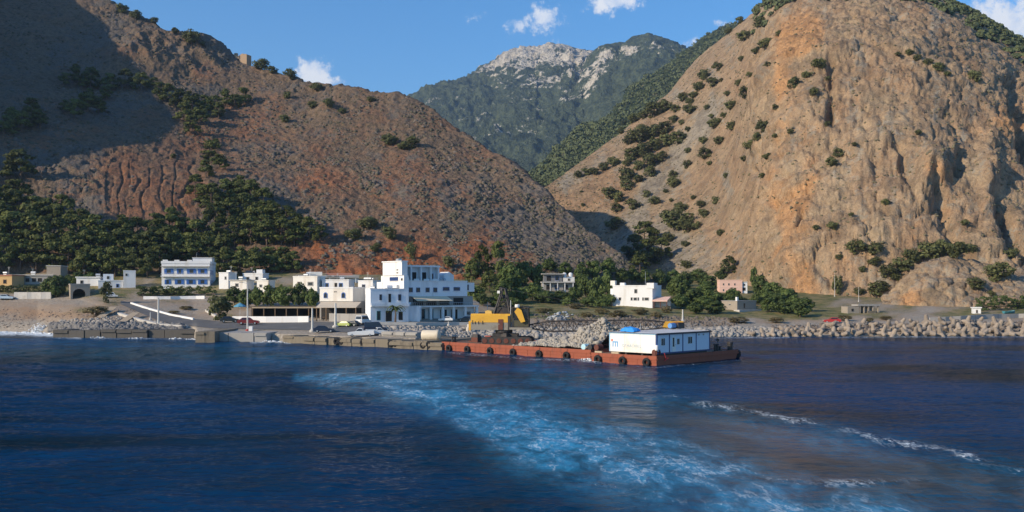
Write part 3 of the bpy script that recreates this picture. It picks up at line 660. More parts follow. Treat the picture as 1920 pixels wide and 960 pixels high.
# ------------------------------------------------------------------ mesh builder
class MB:
    def __init__(s): s.v = []; s.f = []
    def add(s, V, F):
        o = len(s.v); s.v += [tuple(p) for p in V]; s.f += [tuple(i + o for i in f) for f in F]; return s
    def box(s, x0, x1, y0, y1, z0, z1, tx=0.0, ty=0.0):
        """axis box; tx, ty shrink the top on each side"""
        return s.add([(x0, y0, z0), (x1, y0, z0), (x1, y1, z0), (x0, y1, z0), (x0 + tx, y0 + ty, z1), (x1 - tx, y0 + ty, z1), (x1 - tx, y1 - ty, z1), (x0 + tx, y1 - ty, z1)],
                     [(0, 3, 2, 1), (4, 5, 6, 7), (0, 1, 5, 4), (1, 2, 6, 5), (2, 3, 7, 6), (3, 0, 4, 7)])
    def prism(s, poly, axis, a, b):
        """polygon in the two other axes, extruded along axis from a to b"""
        n = len(poly)
        def p(u, v, w): return {'x': (w, u, v), 'y': (u, w, v), 'z': (u, v, w)}[axis]
        V = [p(u, v, a) for u, v in poly] + [p(u, v, b) for u, v in poly]
        F = [tuple(range(n))[::-1], tuple(range(n, 2 * n))] + [(i, (i + 1) % n, n + (i + 1) % n, n + i) for i in range(n)]
        return s.add(V, F)
    def tube(s, p, q, r0, r1=None, n=6, cap=True):
        p = Vector(p); q = Vector(q); r1 = r0 if r1 is None else r1
        d = (q - p).normalized(); a = d.orthogonal().normalized(); b = d.cross(a)
        V = []
        for c, r in ((p, r0), (q, r1)):
            for i in range(n):
                t = 2 * math.pi * i / n; V.append(c + (a * math.cos(t) + b * math.sin(t)) * r)
        F = [(i, (i + 1) % n, n + (i + 1) % n, n + i) for i in range(n)]
        if cap: F += [tuple(range(n))[::-1], tuple(range(n, 2 * n))]
        return s.add(V, F)
    def lathe(s, c, prof, n=12, axis='z'):
        V = []
        for r, h in prof:
            for i in range(n):
                t = 2 * math.pi * i / n; x, y = r * math.cos(t), r * math.sin(t)
                V.append({'z': (c[0] + x, c[1] + y, c[2] + h), 'x': (c[0] + h, c[1] + x, c[2] + y), 'y': (c[0] + x, c[1] + h, c[2] + y)}[axis])
        m = len(prof)
        F = [(k * n + i, k * n + (i + 1) % n, (k + 1) * n + (i + 1) % n, (k + 1) * n + i) for k in range(m - 1) for i in range(n)]
        F += [tuple(range(n))[::-1], tuple(range((m - 1) * n, m * n))]
        return s.add(V, F)
    def torus(s, c, R_, r_, axis='y', n=14, k=7):
        V = []
        for i in range(n):
            t = 2 * math.pi * i / n
            for j in range(k):
                u = 2 * math.pi * j / k; rr = R_ + r_ * math.cos(u); h = r_ * math.sin(u)
                x, y = rr * math.cos(t), rr * math.sin(t)
                V.append({'z': (c[0] + x, c[1] + y, c[2] + h), 'x': (c[0] + h, c[1] + x, c[2] + y), 'y': (c[0] + x, c[1] + h, c[2] + y)}[axis])
        F = [(i * k + j, ((i + 1) % n) * k + j, ((i + 1) % n) * k + (j + 1) % k, i * k + (j + 1) % k) for i in range(n) for j in range(k)]
        return s.add(V, F)
    def mesh(s, name, fix=True):
        me = bpy.data.meshes.new(name); me.from_pydata(s.v, [], s.f); me.update()
        if fix:
            bm = bmesh.new(); bm.from_mesh(me); bmesh.ops.recalc_face_normals(bm, faces=bm.faces); bm.to_mesh(me); bm.free()
        return me
    def build(s, name, mat, parent=None, fix=True, **k):
        return mobj(name, s.mesh(name, fix), mat, parent, **k)

ORD = ['leftmost', 'second', 'third', 'fourth', 'fifth', 'sixth', 'seventh', 'eighth', 'ninth', 'tenth', 'eleventh', 'twelfth', 'thirteenth', 'fourteenth', 'fifteenth', 'sixteenth', 'seventeenth', 'eighteenth', 'nineteenth', 'twentieth', 'twenty-first', 'twenty-second', 'twenty-third', 'twenty-fourth', 'twenty-fifth']
def nth(i): return ORD[i] + ('' if i == 0 else ' from left')

# ------------------------------------------------------------------ foliage
def leaf_mat(name, dark, light, warm):
    m, nt, b = new_mat(name)
    v = objcoord(nt); oi = nt.nodes.new('ShaderNodeObjectInfo')
    n = nnoise(nt, v, 5.0, 3, .6); n2 = nnoise(nt, v, 22.0, 2, .6)
    c = mixc(nt, ramp(nt, n, .35, .65), dark, light)
    c = mixc(nt, ramp(nt, n2, .55, .75, 0, .5), c, warm)
    vm = nt.nodes.new('ShaderNodeVectorMath'); vm.operation = 'SCALE'
    nt.links.new(c, vm.inputs[0]); nt.links.new(mnode(nt, 'ADD', .72, mnode(nt, 'MULTIPLY', oi.outputs['Random'], .56)), vm.inputs['Scale'])
    nt.links.new(vm.outputs[0], b.inputs['Base Color']); b.inputs['Roughness'].default_value = .7; b.inputs['Specular IOR Level'].default_value = .25
    tr = nt.nodes.new('ShaderNodeBsdfTranslucent'); nt.links.new(vm.outputs[0], tr.inputs['Color'])
    ms = nt.nodes.new('ShaderNodeMixShader'); ms.inputs[0].default_value = .32
    out = nt.nodes['Material Output']
    nt.links.new(b.outputs[0], ms.inputs[1]); nt.links.new(tr.outputs[0], ms.inputs[2]); nt.links.new(ms.outputs[0], out.inputs['Surface'])
    return m
LEAF = {'pine': leaf_mat('pine_needles', (.056, .076, .02), (.155, .17, .045), (.24, .225, .065)),
        'bush': leaf_mat('scrub_leaves', (.085, .10, .036), (.18, .185, .068), (.26, .23, .10)),
        'broad': leaf_mat('broad_leaves', (.055, .088, .024), (.145, .185, .05), (.22, .235, .075)),
        'tamarisk': leaf_mat('tamarisk_leaves', (.08, .092, .035), (.19, .195, .075), (.25, .23, .105)),
        'dry': leaf_mat('dry_scrub_leaves', (.11, .095, .04), (.25, .20, .095), (.32, .255, .13)),
        'oleander': leaf_mat('oleander_leaves', (.05, .07, .025), (.11, .13, .05), (.35, .06, .05))}
BARK = M('tree_bark', (.12, .085, .06), .9, .4, scale=4, bmp=.6)

def crown_np(seed, kind, leaves):
    r = np.random.default_rng(seed)
    C, S = [], []
    if kind == 'pine':
        for k in range(26):
            z = r.uniform(.16, .97); rad = .46 * (1 - z) ** .62 * (.75 + .25 * min(1, (z - .05) / .25)) + .03
            a = r.uniform(0, 6.28); q = rad * r.uniform(.45, 1.0) ** .6
            C.append((q * math.cos(a), q * math.sin(a), z)); S.append((r.uniform(.11, .19), .055 + .03 * r.random()))
    elif kind in ('bush', 'broad', 'tamarisk', 'dry', 'oleander'):
        for k in range(30):
            u = r.normal(size=3); u /= np.linalg.norm(u); u[2] = abs(u[2]) if r.random() < .55 else -abs(u[2])
            q = r.uniform(.55, 1.0)
            C.append((.38 * u[0] * q, .38 * u[1] * q, .45 + .40 * u[2] * q)); sz = r.uniform(.11, .20); S.append((sz, sz * .8))
    C = np.array(C); S = np.array(S)
    idx = r.integers(0, len(C), leaves)
    d = r.normal(size=(leaves, 3)); d /= np.linalg.norm(d, axis=1)[:, None]
    rr = r.uniform(.35, 1.0, leaves) ** .5
    P = C[idx] + d * np.stack([S[idx, 0], S[idx, 0], S[idx, 1]], 1) * rr[:, None]
    P[:, 2] = np.maximum(P[:, 2], .02)
    cen = np.array([0, 0, .45]); n = d * .6 + (P - cen) * 1.0 + r.normal(size=(leaves, 3)) * .38 + np.array([0, 0, .25])
    n /= np.linalg.norm(n, axis=1)[:, None]
    a = np.cross(n, r.normal(size=(leaves, 3))); a /= np.linalg.norm(a, axis=1)[:, None]; b = np.cross(n, a)
    s = r.uniform(.020, .044, leaves)[:, None] * (1.25 if kind != 'pine' else 1.0)
    V = np.stack([P - a * s - b * s * .6, P + a * s - b * s * .6, P + a * s * .7 + b * s * .7, P - a * s * .7 + b * s * .7], 1).reshape(-1, 3)
    return V, np.arange(leaves * 4).reshape(-1, 4)
def trunk_mesh(seed, kind):
    r = random.Random(seed); m = MB()
    top = (.02 * r.uniform(-1, 1), .02 * r.uniform(-1, 1), .8 if kind == 'pine' else .5)
    m.tube((0, 0, -.06), (top[0] * .4, top[1] * .4, top[2] * .5), .028, .02); m.tube((top[0] * .4, top[1] * .4, top[2] * .5), top, .02, .007)
    for k in range(6):
        a = r.uniform(0, 6.28); z = r.uniform(.18, top[2] * .85); l = r.uniform(.15, .3)
        m.tube((top[0] * .4, top[1] * .4, z), (l * math.cos(a), l * math.sin(a), z + r.uniform(.02, .16)), .011, .004, 5)
    return m.mesh('trunk')
CROWN, TRUNK = {}, {}
for kind, nv, lv in (('pine', 6, 1700), ('bush', 5, 1000), ('broad', 4, 1700), ('tamarisk', 2, 1500), ('dry', 3, 700), ('oleander', 2, 900)):
    CROWN[kind] = []; TRUNK[kind] = []
    for k in range(nv):
        V, F = crown_np(100 + 17 * k + len(kind), kind, lv)
        me = mesh_np('crown', V, F); me.materials.append(LEAF[kind]); CROWN[kind].append(me)
        tm = trunk_mesh(k + 5, kind); tm.materials.append(BARK); TRUNK[kind].append(tm)
_tc = [0]
def plant(kind, name, loc, w_, h_, label, cat, group):
    _tc[0] += 1; r = random.Random(_tc[0] * 13 + 5)
    root = empty(name, loc, r.uniform(0, 6.28), label, cat, group)
    w_ *= 1.08
    root.scale = (w_, w_ * r.uniform(.85, 1.0), h_); k = r.randrange(len(CROWN[kind]))
    mobj('crown', CROWN[kind][k], None, root); mobj('trunk', TRUNK[kind][k], None, root)
    return root
def plants(items, kind, name, where, noun, cat, group):
    """items: (px, row of the middle, width px[, height px]) -> one plant each, standing on the land seen there"""
    items = sorted(items, key=lambda q: q[0]); n = 0; vr = random.Random(len(items) * 7 + len(where))
    for i, it in enumerate(items):
        px, py, wpx = it[:3]; hpx = it[3] if len(it) > 3 else wpx * (.95 if kind == 'pine' else .78)
        if kind == 'bush': q_ = vr.uniform(.72, 1.22); wpx *= q_; hpx *= q_ * vr.uniform(.8, 1.12)
        p, nn = hit(px, py + hpx * .42)
        if p is None: p, nn = hit(px, py + hpx * .7)
        if p is None: continue
        k = p.y / FPX
        plant(kind, name, (p.x, p.y, p.z - .03 * hpx * k), wpx * k, hpx * k * 1.02, f'{noun}, {nth(i) if i < len(ORD) else "one of many"} {where}', cat, group); n += 1
    return n
def grove(items, *a):
    items = sorted(items, key=lambda q: q[0])
    for c in range(0, len(items), 20): yield items[c:c + 20]

# the pine wood behind the village, in rows up the slope
wood_top = [(4, 378, 62), (32, 372, 70), (62, 398, 66), (92, 400, 62), (118, 398, 66), (148, 418, 60), (178, 432, 58), (204, 440, 52), (232, 432, 58), (258, 438, 56), (288, 428, 62), (318, 424, 66), (344, 434, 60), (368, 442, 56)]
wood_mid = [(-6, 420, 70), (24, 430, 74), (54, 438, 70), (84, 445, 72), (112, 446, 70), (142, 458, 66), (170, 462, 66), (200, 470, 62), (228, 466, 64), (256, 470, 62), (284, 464, 66), (312, 462, 66), (340, 468, 60), (366, 470, 60), (392, 466, 58), (418, 470, 58)]
wood_low = [(8, 474, 66), (38, 480, 64), (68, 484, 62), (98, 484, 64), (128, 490, 60), (158, 494, 58), (188, 496, 56), (216, 497, 56), (246, 497, 56), (276, 497, 56), (300, 490, 60), (420, 495, 56), (450, 492, 58), (478, 492, 56), (506, 490, 54), (532, 488, 50), (548, 494, 42)]
wood_up = [(396, 372, 52), (420, 362, 50), (446, 358, 56), (470, 364, 52), (494, 382, 54), (402, 410, 60), (430, 402, 62), (458, 398, 64), (486, 408, 62), (512, 410, 56), (536, 414, 54), (410, 444, 58), (440, 438, 60), (470, 436, 60), (500, 440, 56), (528, 438, 52), (556, 424, 48), (580, 432, 46), (600, 440, 36), (552, 446, 40)]
plants(wood_top, 'pine', 'pine_tree', 'in the top row of the wood', 'dark green pine', 'pine tree', 'pines of the wood behind the village')
plants(wood_mid, 'pine', 'pine_tree', 'in the middle row of the wood', 'dense dark pine', 'pine tree', 'pines of the wood behind the village')
plants(wood_low, 'pine', 'pine_tree', 'in the lowest row, just behind the houses', 'tall shaded pine', 'pine tree', 'pines of the wood behind the village')
plants(wood_up, 'pine', 'pine_tree', 'in the wood climbing the red slope', 'mid green pine', 'pine tree', 'pines of the wood on the red slope')
# trees and bushes on the left hill
plants([(229, 16, 32), (255, 28, 22), (289, 38, 20), (328, 57, 20), (359, 70, 34), (380, 82, 12)], 'bush', 'bush', 'on the skyline left of the ruined fort', 'dark bush', 'bush', 'bushes on the left skyline')
plants([(471, 114, 16), (490, 121, 28), (510, 131, 20), (544, 139, 26)], 'bush', 'bush', 'on the skyline right of the ruined fort', 'dark bush', 'bush', 'bushes on the left skyline')
plants([(145, 142, 40), (170, 150, 45), (205, 156, 40), (235, 150, 38), (265, 155, 38), (200, 176, 32), (120, 150, 30), (288, 158, 26)], 'pine', 'pine_tree', 'in the clump high on the shaded slope', 'dark shaded pine', 'pine tree', 'pines high on the left hill')
plants([(140, 205, 42), (165, 190, 46), (185, 200, 34), (120, 200, 28)], 'pine', 'pine_tree', 'in the small clump under the high shaded one', 'dark shaded pine', 'pine tree', 'pines high on the left hill')
plants([(60, 205, 42), (75, 225, 42), (40, 230, 44), (8, 238, 44), (22, 218, 36)], 'pine', 'pine_tree', 'in the clump at the left picture edge', 'dark shaded pine', 'pine tree', 'pines high on the left hill')
plants([(300, 172, 34), (318, 178, 38), (335, 186, 40), (360, 195, 46), (385, 200, 42), (345, 213, 38), (402, 196, 34), (425, 186, 36), (456, 183, 36), (375, 218, 40), (410, 208, 32), (360, 236, 38), (440, 190, 30)], 'pine', 'pine_tree', 'in the clump below the ruined fort', 'mid green pine', 'pine tree', 'pines below the fort')
plants([(39, 312, 68)], 'pine', 'pine_tree', 'lone one on the eroded bank at left', 'round dark pine', 'pine tree', None)
plants([(395, 288, 46), (386, 318, 36), (412, 305, 32), (366, 350, 42), (386, 366, 42), (404, 272, 22)], 'pine', 'pine_tree', 'beside the eroded rills', 'mid green pine', 'pine tree', 'pines beside the rills')
plants([(325, 292, 13), (539, 178, 20), (586, 196, 28), (617, 194, 26), (594, 164, 30), (534, 222, 20), (695, 186, 20), (730, 262, 30), (771, 268, 36), (642, 208, 20), (755, 274, 20)], 'bush', 'bush', 'scattered on the stony brown slope', 'low green bush', 'bush', 'bushes on the brown slope')
plants([(690, 418, 58), (664, 440, 32), (705, 464, 26), (771, 470, 34, 44), (730, 436, 30), (655, 436, 18), (841, 490, 38)], 'bush', 'bush', 'low on the red slope behind the hotel', 'round green bush', 'bush', 'bushes on the red slope')
# the scree flank of the right hill
scree_a = [(1084, 327, 26), (1100, 322, 20), (1114, 321, 26), (1133, 312, 27), (1150, 303, 27), (1174, 327, 32), (1197, 335, 27), (1176, 346, 30), (1218, 321, 32), (1144, 361, 36), (1161, 369, 22), (1157, 389, 36), (1186, 383, 27), (1212, 363, 19), (1227, 376, 32), (1152, 419, 36), (1090, 359, 9), (1093, 384, 11)]
scree_b = [(1268, 412, 62), (1253, 445, 34), (1290, 424, 32), (1276, 389, 28), (1263, 342, 28), (1289, 308, 27), (1263, 327, 22), (1315, 383, 28), (1319, 400, 28), (1342, 376, 20), (1306, 423, 20), (1323, 287, 28), (1319, 263, 22), (1349, 263, 24), (1289, 282, 16), (1361, 329, 20), (1285, 457, 18), (1287, 496, 24), (1351, 436, 16), (1300, 370, 18), (1248, 358, 14), (1258, 375, 10), (1330, 306, 14)]
scree_c = [(1372, 235, 28), (1340, 231, 32), (1357, 216, 24), (1370, 197, 24), (1364, 176, 24), (1398, 173, 27), (1293, 205, 32), (1268, 203, 26), (1334, 218, 14), (1325, 201, 17), (1293, 190, 22), (1310, 163, 28), (1336, 154, 26), (1385, 154, 22), (1278, 229, 14), (1289, 242, 14), (1320, 140, 26), (1345, 125, 24), (1300, 178, 20), (1352, 150, 16)]
flank = [(1172, 232, 34), (1188, 222, 36), (1206, 216, 38), (1226, 206, 38), (1246, 198, 34), (1180, 262, 34), (1200, 252, 40), (1222, 246, 40), (1244, 240, 36), (1184, 288, 34), (1206, 280, 38), (1228, 270, 38), (1250, 262, 32), (1272, 257, 46), (1216, 300, 34), (1238, 294, 32), (1176, 304, 28), (1196, 310, 24), (1262, 224, 30), (1164, 246, 22), (1280, 182, 26)]
plants(scree_a, 'bush', 'tree', 'on the lower scree of the right hill', 'round dark tree', 'tree', 'trees on the scree')
plants(scree_b, 'bush', 'bush', 'on the scree beside the cliff foot', 'green bush', 'bush', 'bushes on the scree by the cliff')
plants(scree_c, 'bush', 'bush', 'high on the scree left of the cliff', 'small green bush', 'bush', 'bushes high on the scree')
plants(flank, 'bush', 'tree', 'in the dense clump on the left flank', 'mid green tree', 'tree', 'trees on the left flank of the right hill')
plants([(1208, 440, 56), (1188, 468, 52), (1216, 478, 60), (1240, 470, 44), (1366, 500, 38), (1230, 446, 30), (1200, 492, 40)], 'pine', 'tree', 'at the dark mouth of the valley', 'large dark tree', 'tree', 'trees at the valley mouth')
# bushes on the cliff
cliff = [(1535, 120, 36), (1488, 155, 32), (1512, 140, 28), (1526, 172, 22), (1552, 232, 15), (1552, 148, 16), (1558, 303, 30), (1573, 286, 24), (1602, 271, 16), (1660, 379, 16), (1596, 402, 13), (1561, 423, 20), (1529, 426, 14), (1408, 272, 27), (1419, 256, 27), (1430, 237, 32), (1438, 293, 27), (1428, 329, 18), (1396, 297, 20), (1455, 201, 18), (1481, 246, 16)]
cliff2 = [(1453, 255, 16), (1720, 108, 24), (1740, 116, 26), (1760, 126, 24), (1705, 98, 20), (1776, 138, 16), (1827, 143, 30), (1684, 102, 16), (1722, 248, 13), (1395, 67, 26), (1424, 41, 26), (1436, 82, 32), (1386, 38, 18), (1366, 58, 16), (1418, 95, 22), (1440, 120, 20), (1390, 110, 18), (1405, 140, 16), (1460, 62, 20)]
low_r = [(1573, 481, 22), (1605, 464, 36), (1640, 467, 42), (1640, 490, 32), (1617, 505, 22), (1712, 480, 42), (1740, 470, 48), (1768, 465, 52), (1795, 468, 48), (1818, 466, 36), (1692, 497, 50), (1665, 508, 34), (1646, 540, 38), (1897, 475, 36), (1873, 510, 62), (1830, 531, 34), (1809, 417, 27), (1570, 535, 34, 50), (1611, 546, 22), (1859, 550, 24), (1680, 520, 30)]
plants(cliff, 'bush', 'bush', 'clinging to the middle of the cliff', 'small green bush', 'bush', 'bushes on the cliff')
plants(cliff2, 'bush', 'bush', 'on the upper cliff', 'small dark bush', 'bush', 'bushes on the upper cliff')
plants(low_r, 'bush', 'bush', 'at the foot of the right hill', 'spreading green bush', 'bush', 'bushes at the foot of the right hill')

# scrub and stones too many to count
def blob_field(name, pts, sizes, mat, flat=.7, seed=3, leafy=False):
    r = np.random.default_rng(seed); n = len(pts)
    t = (1 + 5 ** .5) / 2
    ico = np.array([(-1, t, 0), (1, t, 0), (-1, -t, 0), (1, -t, 0), (0, -1, t), (0, 1, t), (0, -1, -t), (0, 1, -t), (t, 0, -1), (t, 0, 1), (-t, 0, -1), (-t, 0, 1)]) / (1 + t * t) ** .5
    fc = np.array([(0, 11, 5), (0, 5, 1), (0, 1, 7), (0, 7, 10), (0, 10, 11), (1, 5, 9), (5, 11, 4), (11, 10, 2), (10, 7, 6), (7, 1, 8), (3, 9, 4), (3, 4, 2), (3, 2, 6), (3, 6, 8), (3, 8, 9), (4, 9, 5), (2, 4, 11), (6, 2, 10), (8, 6, 7), (9, 8, 1)])
    ang = r.uniform(0, 6.28, n); ca, sa = np.cos(ang), np.sin(ang)
    V = ico[None] * r.uniform(.62, 1.3, (n, 12, 1))
    V = V * np.stack([np.ones(n), r.uniform(.65, 1, n), np.full(n, flat) * r.uniform(.75, 1.2, n)], 1)[:, None, :] * np.asarray(sizes)[:, None, None]
    x = V[..., 0] * ca[:, None] - V[..., 1] * sa[:, None]; y = V[..., 0] * sa[:, None] + V[..., 1] * ca[:, None]
    V = np.stack([x, y, V[..., 2]], 2) + np.asarray(pts)[:, None, :]
    F = (fc[None] + (np.arange(n) * 12)[:, None, None]).reshape(-1, 3)
    me = mesh_np(name, V.reshape(-1, 3), F, smooth=leafy)
    return me
STONE = M('loose_stone', (.15, .122, .098), .95, .35, scale=.35, bmp=.4)
STONE_PALE = M('pale_boulder', (.31, .285, .25), .95, .3, scale=.5, bmp=.4)
STONE_DARK = M('dark_boulder', (.17, .16, .15), .9, .35, scale=.5, bmp=.4)
SCRUB = M('thorn_scrub', (.095, .085, .055), .95, .45, scale=.4, bmp=.4)
FOREST = M('forest_crowns', (.048, .066, .026), .95, .5, scale=.06, bmp=.3)
def sample_grid(G, n, seed, wfun, lo=0, hi=None):
    r = np.random.default_rng(seed); hi = hi or G.shape[0]
    PXg, PYg = project(G)
    out = []
    i = r.integers(lo, hi, n * 3); j = r.integers(0, G.shape[1], n * 3)
    keep = r.random(n * 3) < wfun(PXg[i, j], PYg[i, j])
    i, j = i[keep][:n], j[keep][:n]
    return G[i, j]
inframe = lambda a, b: (a > -40) & (a < 1960) & (b > -60)
# grey rock and thorn on the left hill
w1 = lambda a, b: inframe(a, b) * np.clip(.25 + 2.4 * fbm(np.stack([a / 55, b / 40, a * 0 + 9], 1), 3), .05, 1) * np.where((a > 180) & (a < 400) & (b > 270) & (b < 430), .08, 1)
P = sample_grid(GL, 9000, 5, w1, 36, 318) - np.array([0, 0, .35]); r_ = np.random.default_rng(1)
mobj('hillside_stones', blob_field('hillside_stones', P, r_.uniform(.28, .8, len(P)) * r_.choice([.7, 1, 1, 1.6], len(P)), None, .75, 4), STONE, kind='stuff', label='grey stones strewn over the brown left slope', category='stones')
P = sample_grid(GL, 7500, 8, w1, 36, 318) - np.array([0, 0, .15])
mobj('thorn_scrub', blob_field('thorn_scrub', P, r_.uniform(.4, 1.0, len(P)), None, .7, 6), SCRUB, kind='stuff', label='low dark thorn scrub dotted over the left slope', category='scrub')
# scrub dots on the right hill and its wooded top
P = sample_grid(GR, 6500, 12, lambda a, b: inframe(a, b) * np.clip(.35 + .8 * fbm(np.stack([a / 50, b / 45, a * 0 + 2], 1), 3), .05, 1) * np.where(b > 60, 1, .3), 30, 340)
mobj('thorn_scrub', blob_field('thorn_scrub', P, r_.uniform(.25, .8, len(P)), None, .7, 9), M('pale_scrub', (.15, .13, .075), .95, .45, scale=.4, bmp=.4), kind='stuff', label='low scrub dotted over the pale right hill', category='scrub')
rx, ry = [q[0] for q in ridgeR], [q[1] for q in ridgeR]
top_w = lambda a, b: inframe(a, b) * (a > 1415) * (b < np.interp(a, [1415, 1460, 1520, 1600, 1700, 1760, 1800, 1860, 1960], [70, 40, 22, 30, 52, 62, 78, 118, 160])) * (.75 + .25 * (a > 1650))
P = sample_grid(GR, 5200, 15, top_w, 200, 350)
def leaf_field(name, P, size, per, seed, mat):
    r = np.random.default_rng(seed); n = len(P)
    base = np.repeat(P, per, 0); sz = np.repeat(size, per)
    d = r.normal(size=(n * per, 3)); d /= np.linalg.norm(d, axis=1)[:, None]; d[:, 2] = np.abs(d[:, 2])
    Q = base + d * (sz * r.uniform(.5, 1, n * per) ** .5)[:, None] * np.array([1, 1, .9])
    nn = d + r.normal(size=d.shape) * .35; nn /= np.linalg.norm(nn, axis=1)[:, None]
    a = np.cross(nn, r.normal(size=d.shape)); a /= np.linalg.norm(a, axis=1)[:, None]; b = np.cross(nn, a)
    s = (sz * r.uniform(.16, .34, n * per))[:, None]
    V = np.stack([Q - a * s, Q + b * s, Q + a * s, Q - b * s], 1).reshape(-1, 3)
    return mesh_np(name, V, np.arange(len(V)).reshape(-1, 4))
LEAFW = M('hilltop_leaves', (.10, .118, .048), .9, .5, scale=.12, bmp=0)
P = P[:900]
mobj('hilltop_wood', leaf_field('hilltop_wood', P, r_.uniform(1.3, 3.2, len(P)), 90, 2, LEAFW), LEAFW, kind='stuff', label='green wood covering the top of the right hill', category='wood')
# the forest on the ridge behind and on the far mountain
P = sample_grid(GM, 5200, 21, lambda a, b: (a > 930) * (a < 1420) * 1.0, 12, 132)
mobj('ridge_forest', leaf_field('ridge_forest', P, r_.uniform(2.2, 5.0, len(P)), 26, 5, LEAFW), LEAFW, kind='stuff', label='dark forest covering the ridge in the valley', category='forest')

# ------------------------------------------------------------------ village materials
WHITE = M('white_plaster', (.76, .75, .73), .85, .07, (.62, .58, .52), .5, bmp=.15, streak=True)
CREAM = M('cream_plaster', (.79, .75, .67), .85, .08, (.6, .52, .42), .5, bmp=.15, streak=True)
SHADEWHITE = M('shade_tinted_plaster', (.78, .80, .82), .85, .07, (.55, .56, .57), .5, bmp=.15, streak=True)  # white plaster with blue shade tinted in, for walls turned from the sun
PINK = M('pink_plaster', (.72, .47, .37), .85, .08, scale=.5, bmp=.15)
OCHRE = M('ochre_plaster', (.50, .33, .15), .85, .15, scale=.5, bmp=.15)
STONEW = M('stone_masonry', (.33, .28, .22), .95, .35, (.22, .19, .15), 1.4, bmp=.6)
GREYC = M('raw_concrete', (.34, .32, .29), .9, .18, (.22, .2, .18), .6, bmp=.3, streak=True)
TANC = M('stained_concrete', (.185, .155, .112), .9, .4, (.065, .055, .042), .7, bmp=.3, streak=True)
DARKC = M('wet_concrete', (.085, .075, .062), .7, .3, (.05, .045, .04), .7, bmp=.3, streak=True)
PALEC = M('pale_concrete', (.50, .475, .43), .9, .12, (.36, .33, .29), .5, bmp=.2)
BLUE = M('blue_paint', (.045, .14, .42), .5, .12, scale=2)
NAVY = M('navy_paint', (.02, .05, .16), .5, .12, scale=2)
TEAL = M('teal_paint', (.05, .2, .24), .5, .12, scale=2)
GLASS = M('dark_window', (.018, .022, .028), .15, .2, scale=1, bmp=0, spec=.6)
SHADEIN = M('interior_shade', (.03, .026, .022), .9, .3, scale=1, bmp=0)  # near-black that paints in the shade of openings and covered rooms
WOOD = M('weathered_wood', (.17, .11, .065), .85, .3, scale=2)
PALEWOOD = M('pale_timber', (.46, .36, .24), .85, .2, scale=2)
CANVAS = M('cream_canvas', (.70, .58, .40), .85, .06, scale=1)
TILE = M('red_roof_tile', (.40, .17, .10), .85, .25, scale=3, bmp=.5)
METAL = M('galvanised_metal', (.46, .47, .47), .45, .12, scale=3, metal=.6)
PALEMETAL = M('pale_pole_paint', (.55, .54, .50), .6, .15, (.35, .25, .17), 1.5)
DARKMETAL = M('dark_grimy_steel', (.035, .032, .030), .6, .35, (.09, .05, .03), 1.5)
RUST = M('red_rust_hull', (.285, .075, .037), .75, .4, (.105, .042, .028), .9, bmp=.3, streak=True)
RUSTD = M('dark_rust', (.13, .045, .03), .85, .35, (.06, .03, .02), 1.2, bmp=.4)
DECK = M('rusty_deck', (.20, .12, .075), .85, .3, (.1, .065, .045), .5, bmp=.3)
YELLOW = M('machine_yellow', (.66, .36, .035), .5, .12, (.42, .2, .03), .7)
YELLOWP = M('faded_yellow', (.66, .42, .10), .6, .15, (.4, .25, .06), .9)
GREYP = M('grey_machine_paint', (.25, .23, .19), .6, .2, (.14, .11, .08), .8)
TYRE = M('tyre_rubber', (.016, .015, .015), .85, .3, scale=3)
CABINW = M('cabin_panel', (.78, .76, .70), .5, .05, (.66, .58, .46), .35, bmp=.05)
CABIN_SHADE = M('cabin_panel_shaded', (.62, .68, .76), .5, .05, scale=.4, bmp=.05)  # same panel as the sunlit end, with blue shade put into its colour
BLUETARP = M('blue_tarp', (.035, .28, .72), .55, .15, scale=1.5)
REDP = M('red_car_paint', (.16, .018, .016), .3, .05, spec=.5)
WHITEP = M('white_car_paint', (.72, .73, .72), .3, .05, spec=.5)
LIMEP = M('lime_car_paint', (.36, .42, .10), .35, .05, spec=.5)
NAVYP = M('navy_car_paint', (.012, .02, .045), .3, .05, spec=.5)
DARKP = M('dark_car_paint', (.03, .035, .035), .3, .05, spec=.5)
LIGHTP = M('lamp_glass', (.7, .68, .6), .2, .05)
UMB = M('blue_canvas', (.10, .30, .42), .8, .1)

# ------------------------------------------------------------------ quays, road and walls along the front
def gp_(px, py, up=0.0):
    p, n = hit(px, py); return Vector((p.x, p.y, p.z + up))
def quay(name, label, front, depth, top, bot, nb, mat, jitter=.03, seed=1):
    """front: two (px, distance) ends; cast blocks side by side"""
    r = random.Random(seed)
    a = Vector((X(*front[0]), front[0][1], 0)); b = Vector((X(*front[1]), front[1][1], 0)); d = b - a; L_ = d.length; d.normalize()
    rz = math.atan2(d.y, d.x)
    root = empty(name, a, rz, kind='structure')
    if label: root['label'] = label
    for i in range(nb):
        x0 = L_ * i / nb + .02; x1 = L_ * (i + 1) / nb - .02
        j, z = r.uniform(-jitter, jitter) * 3, top + r.uniform(-jitter, jitter)
        m = MB().box(x0, x1, j, depth, bot, z, .04, .04)
        if r.random() < .7: m.box(x0 + .1, x1 - .1, j - .12 - r.random() * .2, j, z - .5 - r.random() * .3, z - .18)
        m.build('concrete_block', mat, root)
    return root
quay('quay', 'old dark concrete quay below the boulders at left', ((100, 193), (367, 191)), 6.0, 1.55, -2.5, 9, DARKC, .12, 3)
quay('jetty', 'tan concrete jetty block beside the slipway', ((366, 174.6), (403, 174.6)), 22, 1.95, -2.5, 2, TANC, .04, 4)
quay('quay', 'concrete landing slab with a dark front', ((403.5, 177.5), (500, 176.5)), 20, 1.6, -2.5, 4, GREYC, .04, 5)
quay('quay', 'long tan pier face running to the barges', ((528, 172.7), (830, 151.2)), 15, 1.25, -2.5, 13, TANC, .16, 6)
